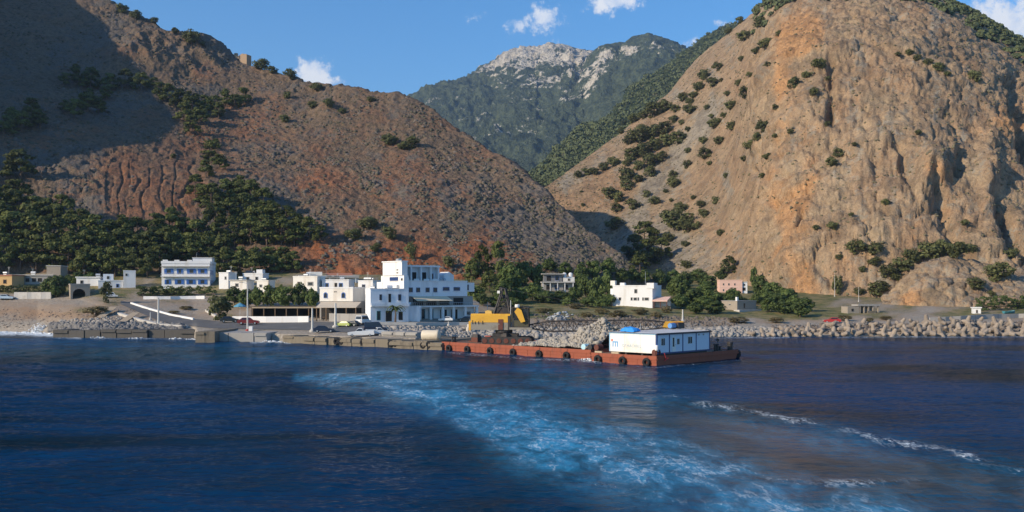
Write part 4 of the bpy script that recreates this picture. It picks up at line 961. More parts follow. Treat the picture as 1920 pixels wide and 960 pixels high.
r0 = empty('slipway', (X(500, 176.5) + .05, 176.4, 0), 0, kind='structure')
for i in range(3):
    x0 = i * .93; z0 = 1.5 - i * .15
    MB().add([(x0, -.4, -.4), (x0 + .9, -.4, -.4), (x0 + .9, 14, 1.5), (x0, 14, 1.5), (x0, -.4, -2.5), (x0 + .9, -.4, -2.5), (x0 + .9, 14, -2.5), (x0, 14, -2.5)], [(0, 1, 2, 3), (4, 7, 6, 5), (0, 4, 5, 1), (1, 5, 6, 2), (2, 6, 7, 3), (3, 7, 4, 0)]).build('concrete_slab', PALEC, r0)
# fender tyres / dark recesses along the pier
for i, px in enumerate((637, 687, 739, 800)):
    Y = np.interp(px, [528, 830], [172.7, 151.2]); k = Y / FPX
    t = empty('pier_fender', (X(px, Y), Y - .1, .75), -.35, f'stack of black tyre fenders on the pier face, {nth(i)}', 'fender', 'fenders along the pier')
    for j in range(2):
        MB().torus((-.46 + .92 * j, -.34, -.05), .40, .19, 'y').build('tyre', TYRE, t)
    MB().box(-1.0, 1.0, -.22, .1, -.62, .55).build('backing_board', TYRE, t)

# asphalt: the road down from the village and the quay apron
asph = M('asphalt', (.115, .112, .108), .9, .2, (.17, .16, .15), .3, bmp=.2)
def draped(name, cols, lo, hi, n, mat, up=.07):
    V = []
    for px in cols:
        a = np.interp(px, *zip(*lo)); b = np.interp(px, *zip(*hi))
        for j in range(n + 1):
            p, _ = hit(px, a + (b - a) * j / n); V.append((p.x, p.y, p.z + up))
    nc_ = len(cols)
    F = [(i * (n + 1) + j, (i + 1) * (n + 1) + j, (i + 1) * (n + 1) + j + 1, i * (n + 1) + j + 1) for i in range(nc_ - 1) for j in range(n)]
    me = bpy.data.meshes.new(name); me.from_pydata(V, [], F); me.update()
    for p_ in me.polygons: p_.use_smooth = True
    return mobj(name, me, mat, kind='structure')
draped('road', np.arange(226, 765, 4), [(226, 571), (240, 577), (300, 603), (360, 612), (400, 616), (500, 618), (600, 620), (700, 628), (765, 629)],
       [(226, 564), (246, 568), (280, 579), (320, 590), (363, 598), (430, 605), (480, 607), (600, 604), (700, 606), (765, 608)], 8, asph)
def low_wall(label, pts, h, th, mat, name='low_wall', sink=.4, piece=None):
    root = empty(name, gp_(*pts[0]), 0, label, 'wall'); o = Vector(root.location)
    Q = []
    for k in range(len(pts) - 1):
        for j in range(4): 
            t = j / 4; Q.append(gp_(pts[k][0] * (1 - t) + pts[k + 1][0] * t, pts[k][1] * (1 - t) + pts[k + 1][1] * t) - o)
    Q.append(gp_(*pts[-1]) - o)
    for a, b in zip(Q[:-1], Q[1:]):
        d = (b - a); d.z = 0; d.normalize(); n = Vector((-d.y, d.x, 0)) * th / 2
        V = [a - n - Vector((0, 0, sink)), b - n - Vector((0, 0, sink)), b + n - Vector((0, 0, sink)), a + n - Vector((0, 0, sink)), a - n + Vector((0, 0, h)), b - n + Vector((0, 0, h)), b + n + Vector((0, 0, h)), a + n + Vector((0, 0, h))]
        MB().add(V, [(0, 3, 2, 1), (4, 5, 6, 7), (0, 1, 5, 4), (1, 2, 6, 5), (2, 3, 7, 6), (3, 0, 4, 7)]).build('wall_section', mat, root)
    return root
low_wall('white painted kerb wall curving down beside the road', [(246, 570), (280, 581), (320, 592), (363, 600)], .45, .4, WHITE)
low_wall('white garden wall under the hedge of the blue-shuttered hotel', [(269, 561), (320, 561), (384, 560)], .75, .3, WHITE)
low_wall('pale boundary wall in front of the long low house', [(27, 560), (60, 560), (96, 560)], 1.7, .4, PALEC)
low_wall('cream kerb curving round the tamarisk tree', [(386, 584), (400, 592), (412, 599)], .5, .4, PALEC)
low_wall('low stone bank beside the lower road', [(224, 590), (262, 602), (300, 611), (350, 615)], .5, .9, PALEC)
low_wall('white wall along the front of the dark pergola', [(436, 604), (500, 604.5), (579, 604)], 1.25, .3, WHITE)
low_wall('grey wall along the front of the awning taverna', [(618, 602), (660, 603), (706, 603)], 1.6, .3, GREYC)
low_wall('pale promenade edge below the white hotel', [(702, 609), (780, 610), (886, 609)], .55, .6, PALEC)
low_wall('grey retaining wall above the tetrapods', [(1743, 604), (1800, 601), (1860, 597), (1925, 596)], 1.0, .5, GREYC)

# ------------------------------------------------------------------ houses
class Bld:
    def __init__(s, name, label, px, py, rz, cat='house', group=None, sink=2.0, push=0.0):
        P, _ = hit(px, py); s.k = P.y / FPX
        s.root = empty(name, (P.x, P.y + push, P.z), R(rz), label, cat, group); s.sink = sink
    def box(s, part, x0, x1, y0, y1, z0, z1, mat, parent=None, tx=0, ty=0):
        k = s.k; zz = z0 * k - (s.sink if z0 == 0 else 0)
        return MB().box(x0 * k, x1 * k, y0 * k, y1 * k, zz, z1 * k, tx * k, ty * k).build(part, mat, parent or s.root)
    def parapet(s, x0, x1, y0, y1, z, h, th, mat, part='parapet'):
        k = s.k; m = MB()
        for a in ((x0, x1, y0, y0 + th), (x0, x1, y1 - th, y1), (x0, x0 + th, y0 + th, y1 - th), (x1 - th, x1, y0 + th, y1 - th)):
            m.box(a[0] * k, a[1] * k, a[2] * k, a[3] * k, z * k, (z + h) * k)
        return m.build(part, mat, s.root)
    def win(s, face, at, u, z, w, h, style='blue', part='window'):
        """window centred at u along the face, sill at z (px); at = the plane of that face"""
        k = s.k; u *= k; z *= k; w *= k; h *= k; at *= k
        def T(V):
            if face == 'F': return [(a, at - n, c) for a, n, c in V]
            if face == 'L': return [(at - n, a, c) for a, n, c in V]
            return [(at + n, a, c) for a, n, c in V]
        def bx(m, a0, a1, n0, n1, c0, c1):
            t = MB().box(a0, a1, n0, n1, c0, c1); m.add(T(t.v), t.f)
        fm = {'blue': BLUE, 'shut': BLUE, 'dark': GREYC, 'white': WHITE, 'navy': NAVY, 'teal': TEAL, 'arch': BLUE, 'wood': WOOD, 'shade_panel': SHADEIN}[style]
        b = max(.06, .12 * w); fr = MB(); pn = MB()
        if style == 'arch':
            A = [(u - w / 2, z), (u + w / 2, z)] + [(u + w / 2 * math.cos(t), z + h * .62 + h * .38 * math.sin(t)) for t in np.linspace(0, math.pi, 9)]
            B = [(u + (a - u) * .72, z + b * .5 + (c - z) * .82) for a, c in A]; n = len(A)
            V = [(a, .07, c) for a, c in A] + [(a, .07, c) for a, c in B] + [(a, -.1, c) for a, c in A] + [(a, -.1, c) for a, c in B]
            fr.add(T(V), [(i, (i + 1) % n, n + (i + 1) % n, n + i) for i in range(n)] + [(i, 2 * n + i, 2 * n + (i + 1) % n, (i + 1) % n) for i in range(n)] + [(n + i, n + (i + 1) % n, 3 * n + (i + 1) % n, 3 * n + i) for i in range(n)])
            V = [(a, .02, c) for a, c in B] + [(a, -.1, c) for a, c in B]
            pn.add(T(V), [tuple(range(n))] + [(i, (i + 1) % n, n + (i + 1) % n, n + i) for i in range(n)])
        else:
            bx(fr, u - w / 2, u + w / 2, -.1, .07, z, z + b); bx(fr, u - w / 2, u + w / 2, -.1, .07, z + h - b, z + h)
            bx(fr, u - w / 2, u - w / 2 + b, -.1, .066, z + b, z + h - b); bx(fr, u + w / 2 - b, u + w / 2, -.1, .066, z + b, z + h - b)
            bx(pn, u - w / 2 + b, u + w / 2 - b, -.1, .02, z + b, z + h - b)
        o = fr.build(part, fm, s.root); pn.build('pane', GLASS if style != 'shade_panel' else SHADEIN, o)  # a near-black pane on the wall paints the shade of an opening
        if style == 'shut':
            for sd in (-1, 1):
                m = MB(); bx(m, u + sd * (w / 2 + w * .02), u + sd * (w / 2 + w * .42), .02, .10, z, z + h); m.build('shutter', BLUE, o)
        if style in ('blue', 'white', 'navy', 'arch'):
            m = MB(); bx(m, u - w * .56, u + w * .56, -.05, .14, z - .12, z - .02); m.build('sill', WHITE, o)
        return o

def hotel_left():
    b = Bld('hotel', 'white two-storey hotel with blue-shuttered windows beside the pine wood', 303, 541, 9, 'hotel'); W, D, Hh = 87, 75, 47
    b.box('wall', 0, W, 0, D, 0, Hh, WHITE)
    b.parapet(-1, W + 1, -1, D + 1, Hh, 4.5, 2, WHITE)
    for x in (2, 23, 46): b.box('parapet_crest', x, x + 9, -.6, 1.2, Hh + 4.5, Hh + 7, WHITE)
    b.box('balcony_slab', -.5, W + .5, -6, -.05, 22, 23.6, WHITE); b.box('eaves_slab', -.5, W + .5, -6.5, -.05, 41, 42.4, PALEC)
    rail = MB(); k = b.k
    for i in range(30): x = i * W / 29 * k; rail.tube((x, -5.6 * k, 23.6 * k), (x, -5.6 * k, 29 * k), .025, n=4)
    rail.tube((0, -5.6 * k, 29 * k), (W * k, -5.6 * k, 29 * k), .035, n=5); rail.build('balcony_railing', WHITE, b.root)
    for x, w in ((13, 9), (33, 6), (54, 9), (74, 9)): b.win('F', 0, x, 27.5, w, 9.5, 'shut')
    for x, w in ((11, 6), (32, 9), (53, 9), (74, 9)): b.win('F', 0, x, 8, w, 9, 'shut')
    for y in (15, 38): b.win('R', W, y, 26, 8, 9, 'blue'); b.win('R', W, y, 7, 8, 9, 'blue')
    b.box('roof_hut', 54, W + 2, 12, 45, Hh, Hh + 11, WHITE); b.box('roof_hut_slab', 53, W + 3, 11, 46, Hh + 11, Hh + 12.4, PALEC)
    MB().tube((60 * k, 20 * k, (Hh + 12) * k), (60 * k, 20 * k, (Hh + 22) * k), .03, n=5).build('aerial', METAL, b.root)
hotel_left()

def hotel_right():
    b = Bld('hotel', 'tall white stepped hotel with sunlit blank gable and shaded balconies', 767, 602, 38, 'hotel', push=2.0); k = b.k
    c, s_ = math.cos(R(38)), math.sin(R(38)); L_ = lambda px: px / c; Dp = lambda px: px / s_
    # ground floor with columns, middle floor, upper wing and the gable block
    b.box('ground_floor', 0, L_(122), 8, 100, 0, 26, WHITE)
    for i, x in enumerate((26, 41)): b.win('F', 8, L_(x), 2, L_(9), 20, 'teal', 'door')
    for x in (64, 84): b.win('F', 8, L_(x), 1, L_(12), 19, 'shade_panel', 'opening_shade')
    b.win('F', 8, L_(108), 8, L_(14), 8, 'dark')
    for x in (4, 34, 56, 76, 98, 120): b.box('column', L_(x), L_(x + 4), -3, 1.5, 0, 25, WHITE)
    b.box('terrace_slab', -1, L_(124), -5, 8, 25.2, 28, WHITE)
    b.box('terrace_wall', 0, L_(122), 12, 100, 26, 46, GREYC)
    for x in (20, 44, 68, 94): b.win('F', 12, L_(x), 29, L_(18), 14, 'shade_panel', 'opening_shade')
    rail = MB()
    for i in range(36): x = L_(124) * i / 35 * k; rail.tube((x, -4.6 * k, 28 * k), (x, -4.6 * k, 34 * k), .025, n=4)
    rail.tube((0, -4.6 * k, 34 * k), (L_(124) * k, -4.6 * k, 34 * k), .04, n=5); rail.build('railing', METAL, b.root)
    aw = MB().add([(L_(8) * k, -9 * k, 38 * k), (L_(72) * k, -9 * k, 38 * k), (L_(72) * k, 12 * k, 47 * k), (L_(8) * k, 12 * k, 47 * k), (L_(8) * k, -9 * k, 37 * k), (L_(72) * k, -9 * k, 37 * k), (L_(72) * k, 12 * k, 46.5 * k), (L_(8) * k, 12 * k, 46.5 * k)],
                  [(0, 1, 2, 3), (4, 7, 6, 5), (0, 4, 5, 1), (1, 5, 6, 2), (2, 6, 7, 3), (3, 7, 4, 0)]); aw.build('awning', CANVAS, b.root)
    b.box('wall', 0, L_(110), 10, 100, 46.2, 74, SHADEWHITE)
    for x in (6, 19, 36, 50): b.win('F', 10, L_(x), 54, L_(7), 9, 'navy')
    for x in (70, 90): b.win('F', 10, L_(x), 57, L_(12), 7, 'navy')
    b.box('end_block', L_(109.5), L_(126), 14, 60, 55, 73, WHITE); b.win('F', 14, L_(113), 58, L_(4), 11, 'navy')
    b.parapet(0, L_(110), 9, 100, 74, 2.6, 2, WHITE)
    # upper wing in bays
    b.box('upper_wing', 0, L_(66), 40, 100, 74, 103, SHADEWHITE)
    b.box('upper_roof_slab', -.5, L_(70), 30, 101, 103, 106.5, WHITE)
    for x in (0, 16, 34, 52, 66): b.box('bay_wall', L_(x), L_(x) + 3, 30.5, 40, 74, 103, WHITE)
    for x in (9, 27, 45): b.win('F', 40, L_(x), 75, L_(7), 18, 'shade_panel', 'door')
    b.win('F', 40, L_(59), 79, L_(6), 12, 'blue')
    for x in (8, 26, 44, 60): b.box('balcony_rail', L_(x) - 6, L_(x) + 6, 29, 30.2, 76, 80, WHITE)
    # sunlit gable block on the left
    b.box('gable_block', -10, .6, 6, Dp(56), 0, 86, WHITE)
    b.box('gable_upper', -12, .3, 10, Dp(50), 86.2, 112, WHITE)
    b.box('gable_top_slab', -13.5, 1.5, 9, Dp(51), 112, 114, WHITE)
    b.box('side_step', -10.6, -9.5, Dp(53), Dp(66), 0, 74, WHITE)
    b.win('L', -10, Dp(26), 76, Dp(19), 7, 'navy', 'loggia'); b.win('L', -10, Dp(8), 76, Dp(4), 5, 'dark')
    b.win('L', -12, Dp(16), 90, Dp(4), 2.5, 'dark'); b.win('L', -12, Dp(16), 95.5, Dp(4), 2.5, 'dark')
    b.win('L', -10, Dp(36), 58, Dp(7), 10, 'shade_panel', 'door'); b.win('L', -10, Dp(24), 58, Dp(8), 6, 'navy'); b.box('balcony', -16, -9.9, Dp(14), Dp(46), 62, 68, WHITE)
    b.box('roof_tank', -6, 2, Dp(20), Dp(26), 114, 118.5, METAL)
    # little gable hut on the lower roof
    q = MB().prism([(L_(88) * k, 76 * k), (L_(106) * k, 76 * k), (L_(106) * k, 88 * k), (L_(97) * k, 95 * k), (L_(88) * k, 88 * k)], 'y', 50 * k, 80 * k); q.build('roof_hut', WHITE, b.root)
    for i, x in enumerate((74, 80)):
        m = MB().tube((L_(x) * k, 40 * k, 79 * k), (L_(x + 4) * k, 40 * k, 79 * k), .35, n=8); m.build('water_tank', METAL, b.root)
    b.box('annex', -14, L_(16), -8, 6, 0, 28, SHADEWHITE)
hotel_right()

def cream_group():
    b = Bld('taverna', 'cream house with two arched blue windows above the awning taverna', 592, 603, -12, 'house', push=3.0); k = b.k
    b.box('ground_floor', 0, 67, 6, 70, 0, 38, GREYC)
    b.box('wall', 0, 67, 5, 70, 38, 62, CREAM); b.parapet(-.6, 67.6, 4.4, 70, 62, 3, 2, WHITE)
    for x in (12, 48): b.win('F', 5, x, 44, 8, 11, 'arch')
    for x in (30, 33): b.win('F', 5, x, 55, 2, 2, 'dark')
    aw = MB(); aw.add([(4 * k, -22 * k, 27 * k), (84 * k, -22 * k, 27 * k), (84 * k, 5 * k, 37 * k), (4 * k, 5 * k, 37 * k), (4 * k, -22 * k, 26 * k), (84 * k, -22 * k, 26 * k), (84 * k, 5 * k, 36 * k), (4 * k, 5 * k, 36 * k)],
           [(0, 1, 2, 3), (4, 7, 6, 5), (0, 4, 5, 1), (1, 5, 6, 2), (2, 6, 7, 3), (3, 7, 4, 0)]); aw.build('awning', M('beige_awning', (.5, .43, .34), .85, .1), b.root)
    for x in (5, 24, 44, 64, 83): b.box('awning_post', x - .8, x + .8, -21.6, -20, 0, 26, WOOD)
    b.box('back_wall', 3, 84, 5.1, 6.5, 0, 25.6, SHADEIN)  # near-black wall carries the shade under the awning in its colour
    for x in (14, 34, 54, 72):
        b.box('table', x - 4, x + 4, -14, -8, 7.5, 8.3, WOOD); b.box('table_leg', x - .6, x + .6, -11.6, -10.4, 0, 7.5, WOOD)
    return b
cream_group()

def simple(name, label, px, py, rz, W, Hh, D, mat, wins=(), z0=0, roof=None, parapet=2.0, push=0.0, cat='house', extra=None):
    b = Bld(name, label, px, py, rz, cat, push=push)
    b.box('wall', 0, W, 0, D, 0, Hh, mat)
    if roof is not None: b.box('roof_slab', -1.5, W + 1.5, -2, D + 1.5, Hh, Hh + 1.8, roof)
    elif parapet: b.parapet(-.5, W + .5, -.5, D + .5, Hh, parapet, 1.6, mat)
    for f, u, z, w, h, st in wins: b.win(f, {'F': 0, 'L': 0, 'R': W}[f], u, z, w, h, st)
    if extra: extra(b)
    rr = random.Random(int(px * 7 + py)); kk = b.k; top = (Hh + (1.8 if roof is not None else 0)) * kk
    if cat == 'house':
        x = rr.uniform(.15, .85) * W * kk; y = rr.uniform(.2, .6) * D * kk; hh = rr.uniform(1.6, 2.6)
        m = MB().tube((x, y, top), (x, y, top + hh), .025, n=4)
        for q in range(4): m.tube((x - .45 + .06 * q, y, top + hh - .15 - .16 * q), (x + .45 - .06 * q, y, top + hh - .15 - .16 * q), .014, n=4)
        m.build('aerial', METAL, b.root)
        x = rr.uniform(.15, .85) * W * kk; y = rr.uniform(.3, .7) * D * kk
        MB().box(x - .5, x + .5, y - .25, y + .25, top, top + .25).tube((x - .6, y, top + .6), (x + .6, y, top + .6), .32, n=10).build('water_tank', METAL if rr.random() < .6 else WHITE, b.root)
    return b
def ex_rear(b):
    b.box('chimney_block', 18, 44, 20, 40, 26, 35, CREAM)
    k = b.k; MB().prism([(20 * k, 25 * k), (60 * k, 25 * k), (40 * k, 33 * k)], 'x', 52 * k, 104 * k).build('tiled_roof', TILE, b.root)
    for x in (4, 30, 56, 82, 106): b.box('terrace_post', x, x + 1.6, -12, -10.5, 0, 24, WHITE)
    b.box('terrace_slab', 0, 113, -13, -.1, 23.5, 25, PALEC); b.box('balcony_wall', 0, 113, -13, -11.8, 0, 8, WHITE)
    for x in (52, 66): b.box('solar_panel', x, x + 9, -2, 6, 25.5, 27, GLASS)
simple('house', 'long terrace house with tiled roof behind the arched-window house', 549, 543, 14, 113, 26, 50, WHITE, [('F', 12, 9, 8, 12, 'shade_panel'), ('F', 34, 9, 7, 10, 'navy'), ('F', 50, 9, 8, 12, 'shade_panel'), ('F', 66, 10, 7, 9, 'navy'), ('F', 84, 9, 8, 12, 'shade_panel'), ('F', 100, 10, 7, 9, 'blue')], roof=PALEC, push=8, extra=ex_rear)
simple('house', 'cream two-window house between trees and white terrace', 541, 557, -14, 50, 38, 36, CREAM, [('F', 12, 22, 6, 7, 'wood'), ('F', 36, 21, 12, 8, 'dark')], push=5)
simple('house', 'white house with two bright blue windows above the arched one', 590, 561, -8, 54, 36, 36, WHITE, [('F', 10, 22, 7, 9, 'blue'), ('F', 38, 22, 8, 9, 'blue'), ('F', 28, 22, 5, 9, 'shade_panel')], push=9)
simple('house', 'small white house with solar tank above the palm', 664, 557, -20, 32, 30, 36, WHITE, [('F', 12, 16, 7, 8, 'navy')], push=6, extra=lambda b: (MB().tube((8 * b.k, 10 * b.k, 35 * b.k), (24 * b.k, 10 * b.k, 35 * b.k), .35, n=8).build('water_tank', METAL, b.root), b.box('solar_panel', 8, 24, 2, 9, 31, 33, GLASS)))
simple('house', 'two-storey blue-white house in shade beside the tall hotel', 694, 605, 27, 76, 62, 30, SHADEWHITE, [('F', 20, 42, 5, 11, 'navy'), ('F', 58, 41, 6, 12, 'navy'), ('F', 38, 38, 5, 16, 'shade_panel'), ('F', 16, 4, 8, 18, 'teal'), ('F', 36, 2, 12, 20, 'shade_panel'), ('F', 60, 4, 8, 16, 'shade_panel')], push=.5, extra=lambda b: (b.box('balcony_slab', 0, 76, -6, -.05, 30, 32, WHITE), b.box('balcony_wall', 0, 76, -6, -5, 32, 36, SHADEWHITE)))
simple('house', 'cream low house with tree in front, left of blue-white house', 672, 580, -20, 24, 36, 30, CREAM, [('F', 12, 20, 5, 8, 'dark')], push=6)
simple('garden_wall_block', 'plain white block house in front of the hotel terrace', 748, 602, 6, 39, 27, 22, SHADEWHITE, [], parapet=1.2)
# low houses between the two hotels
simple('house', 'narrow white house right of the blue-shuttered hotel', 402, 548, -15, 20, 36, 30, WHITE, [('F', 14, 24, 4, 6, 'dark')], push=4)
simple('house', 'low cream house with one dark window behind tamarisk', 425, 552, -12, 34, 26, 30, CREAM, [('F', 14, 14, 7, 7, 'dark')], push=3, roof=PALEC)
simple('house', 'set-back white house with dark solar panels on its roof', 440, 537, -8, 40, 24, 30, WHITE, [('F', 10, 12, 6, 7, 'dark'), ('F', 28, 12, 6, 7, 'dark')], push=8, extra=lambda b: (b.box('solar_panel', 4, 18, 2, 9, 26, 31, GLASS, None, 0, 2), b.box('roof_hut', 24, 36, 8, 22, 26, 33, WHITE)))
simple('house', 'cream low house at the edge of the pergola trees', 474, 553, -14, 24, 26, 26, CREAM, [('F', 8, 14, 6, 6, 'dark')], push=4)
# left end
simple('house', 'ochre cottage at the left picture edge', -14, 541, -16, 40, 24, 30, OCHRE, [('F', 24, 9, 8, 8, 'wood')], roof=TILE, push=1)
def ex_long(b):
    b.box('taller_block', 66, 92, 6, 40, 0, 44, STONEW); b.box('block_roof', 65, 93, 5, 41, 44, 45.6, PALEC)
simple('house', 'long low stone house with three dark windows and a taller end block', 0, 542, 4, 80, 26, 36, GREYC, [('F', 33, 14, 7, 7, 'shade_panel'), ('F', 45, 14, 7, 7, 'shade_panel'), ('F', 56, 14, 7, 7, 'shade_panel')], roof=PALEC, push=5, extra=ex_long)
def arch_shed():
    b = Bld('stone_shed', 'square stone shed with a dark arched doorway', 132, 561.5, 28, 'shed'); k = b.k; W, Hh = 34, 28
    m = MB(); u0, w, hs, top = 4, 22, 10, 20
    A = [(u0, 0)] + [(u0, hs)] + [(u0 + w / 2 - w / 2 * math.cos(t), hs + (top - hs) * math.sin(t)) for t in np.linspace(0.15, math.pi - .15, 9)] + [(u0 + w, hs), (u0 + w, 0)]
    poly = [(0, -10), (0, Hh), (W, Hh), (W, -10), (u0 + w, -10)] + A[::-1] + [(u0, -10)]
    m.prism([(a * k, c * k) for a, c in poly], 'y', 0, 4 * k); m.build('front_wall', STONEW, b.root)
    b.box('side_wall', W - 3, W - .02, 4, 58, 0, Hh - .1, STONEW); b.box('left_wall', .02, 3, 4, 58, 0, Hh - .1, STONEW); b.box('back_wall', 3, W - 3, 55, 58, 0, Hh - .1, STONEW)
    b.box('roof_slab', -.6, W + .6, -.6, 59, Hh, Hh + 1.6, GREYC)
arch_shed()
def white_tower():
    b = Bld('house', 'white house with a blue-shaded tower block left of the hotel hedge', 172, 547, 20, 'house', push=4)
    b.box('wall', 0, 44, 0, 34, 0, 20, WHITE); b.parapet(-.5, 44.5, -.5, 34.5, 20, 2, 1.5, WHITE)
    b.box('roof_hut', 8, 26, 8, 22, 20, 34, SHADEWHITE); b.win('F', 8, 17, 24, 5, 6, 'dark')
    b.box('tower', 44.5, 66, -4, 26, 0, 39, WHITE); b.parapet(44, 66.5, -4.5, 26.5, 39, 2, 1.5, WHITE)
    b.win('F', -4, 50, 30, 4, 5, 'dark'); b.win('F', 0, 14, 8, 5, 7, 'blue'); b.win('F', 0, 34, 8, 5, 7, 'blue')
    for x in (10, 20): MB().tube((x * b.k, 26 * b.k, 25 * b.k), ((x + 6) * b.k, 26 * b.k, 25 * b.k), .4, n=8).build('water_tank', METAL, b.root)
white_tower()
simple('house', 'low white roofed house above the arched stone shed', 124, 548, 6, 44, 28, 30, WHITE, [('F', 10, 16, 6, 7, 'dark')], roof=WHITE, push=6)
# across the valley mouth
def ex_dark(b):
    b.box('upper_floor', 4, 40, 6, 30, 18.2, 32, M('dark_grey_plaster', (.2, .2, .2), .9, .2)); b.box('upper_slab', 0, 44, 0, 32, 32, 33.6, PALEC)  # upper floor in a darker grey than the storey below
    b.box('terrace_slab', -2, 62, -8, 30, 16, 18, PALEC); b.box('beige_hut', 42, 64, 6, 22, 18.2, 27, CREAM); b.win('F', 6, 53, 19.5, 5, 5, 'dark')
    for x in (0, 14, 28, 42, 58): b.box('post', x, x + 1.5, -7, -5.5, 0, 16, WHITE)
    for x in (46, 58): MB().lathe((x * b.k, 14 * b.k, 27 * b.k), [(.5, 0), (.6, .4), (.6, 1.0), (.3, 1.3)], 10).build('water_tank', WHITE, b.root)
    b.win('F', 6, 14, 20, 8, 9, 'shade_panel'); b.win('F', 6, 30, 20, 7, 9, 'navy')
simple('house', 'grey flat-roofed houses on terraces among the valley trees', 1017, 546, 8, 60, 16, 26, GREYC, [('F', 12, 3, 8, 9, 'shade_panel'), ('F', 28, 3, 8, 9, 'navy'), ('F', 46, 3, 8, 9, 'shade_panel')], parapet=0, push=3, extra=ex_dark)
def white_villa():
    b = Bld('house', 'large white two-storey house with a pink awning on its right', 1150, 575, -24, 'house', push=1.5); k = b.k
    b.box('wall', 0, 77, 0, 62, 0, 38, WHITE); b.parapet(-.4, 77.4, -.4, 62, 38, 2.2, 1.5, WHITE)
    b.box('wing', -8, -.05, 10, 55, 0, 34, SHADEWHITE)
    b.box('corner_pier', -6, 3, 4, 14, 40, 49, CREAM); b.box('roof_block', 11, 20, 10, 20, 40, 45, WHITE); b.box('corner_parapet', 66, 80, -1, 24, 34, 44.5, WHITE)
    b.win('F', 0, 45, 25, 6, 8, 'dark')
    for u, w in ((6, 3), (14, 5), (37, 4), (44, 7), (50, 3), (59, 3), (66, 9)): b.win('F', 0, u, 11.5, w, 6, 'dark')
    b.win('L', -8, 30, 14, 8, 8, 'dark')
    m = MB().add([(77.2 * k, -4 * k, 10 * k), (106 * k, -4 * k, 10 * k), (106 * k, 24 * k, 17 * k), (77.2 * k, 24 * k, 17 * k), (77.2 * k, -4 * k, 12 * k), (106 * k, -4 * k, 12 * k), (106 * k, 24 * k, 19 * k), (77.2 * k, 24 * k, 19 * k)], [(0, 3, 2, 1), (4, 5, 6, 7), (0, 1, 5, 4), (1, 2, 6, 5), (2, 3, 7, 6), (3, 0, 4, 7)])
    m.build('awning', PINK, b.root)
    for x in (80, 92, 104): b.box('awning_post', x, x + 1.2, -3, -1.8, 0, 10, RUSTD)
    b.box('porch_wall', 77.3, 106, 20, 24, 0, 11, WHITE)
    MB().tube((58 * k, 20 * k, 38 * k), (58 * k, 20 * k, 66 * k), .05, n=5).build('mast', METAL, b.root)
white_villa()
def pink_house():
    b = Bld('house', 'pink flat-roofed house at the foot of the shadowed scree', 1352, 549, -4, 'house', push=2)
    b.box('wall', 0, 42, 0, 34, 0, 23, PINK); b.parapet(-.4, 42.4, -.4, 34.4, 23, 1.6, 1.2, PINK); b.box('end_bay', 42.1, 52, 3, 30, 0, 20, WHITE)
    b.box('band', -.3, 42.3, -.35, -.05, 10.4, 11.4, M('pale_pink_trim', (.76, .55, .45), .85, .05))
    for x in (7, 17, 28): b.win('F', 0, x, 14, 2.6, 4, 'dark'); b.win('F', 0, x, 3, 2.6, 4, 'dark')
    b.win('F', 3, 46, 4, 5, 6, 'shade_panel'); b.win('F', 3, 46, 13, 4, 4, 'dark'); b.box('roof_slab', 41.8, 53, 2, 31, 20, 21.2, PALEC)
pink_house()
def stone_shed():
    b = Bld('stone_shed', 'long stone shed with a sunlit gable and a dark side above the beach', 1384, 584, 36, 'shed', push=1)
    b.box('wall', 0, 54, 0, 38, 0, 19, STONEW); b.box('roof_slab', -.8, 55, -.8, 39, 19, 20.2, GREYC)
    b.win('L', 0, 18, 11, 6, 3, 'dark'); b.box('chimney', 2, 6, 2, 6, 20.2, 27, WHITE); b.win('F', 0, 20, 6, 4, 9, 'wood', 'door')
    b.box('plinth', -10, 52, -14, -.1, 0, 3, PALEC)
stone_shed()
def ruin():
    b = Bld('ruined_shed', 'roofed stone ruin with open dark bays on the right beach', 1592, 589, 12, 'shed', push=1); k = b.k
    b.box('wall', 0, 24, 0, 22, 0, 14, STONEW); b.box('back_wall', 24.1, 66, 16, 22, 0, 15, STONEW); b.box('roof', 22, 67, -1, 23, 15, 18, GREYC)
    for x in (25, 34, 43, 53, 64): b.box('pier', x, x + 2.4, 0, 3, 0, 15, STONEW)
    b.box('rubble_wall', 40, 58, -3, -.4, 0, 6, TANC); b.win('F', 0, 10, 5, 4, 5, 'shade_panel')
ruin()
simple('hut', 'tiny white hut by the hedge on the right beach', 1824, 588, -15, 14, 10.5, 12, WHITE, [('F', 7, 1, 3, 6, 'wood')], parapet=0, roof=WHITE, cat='hut')
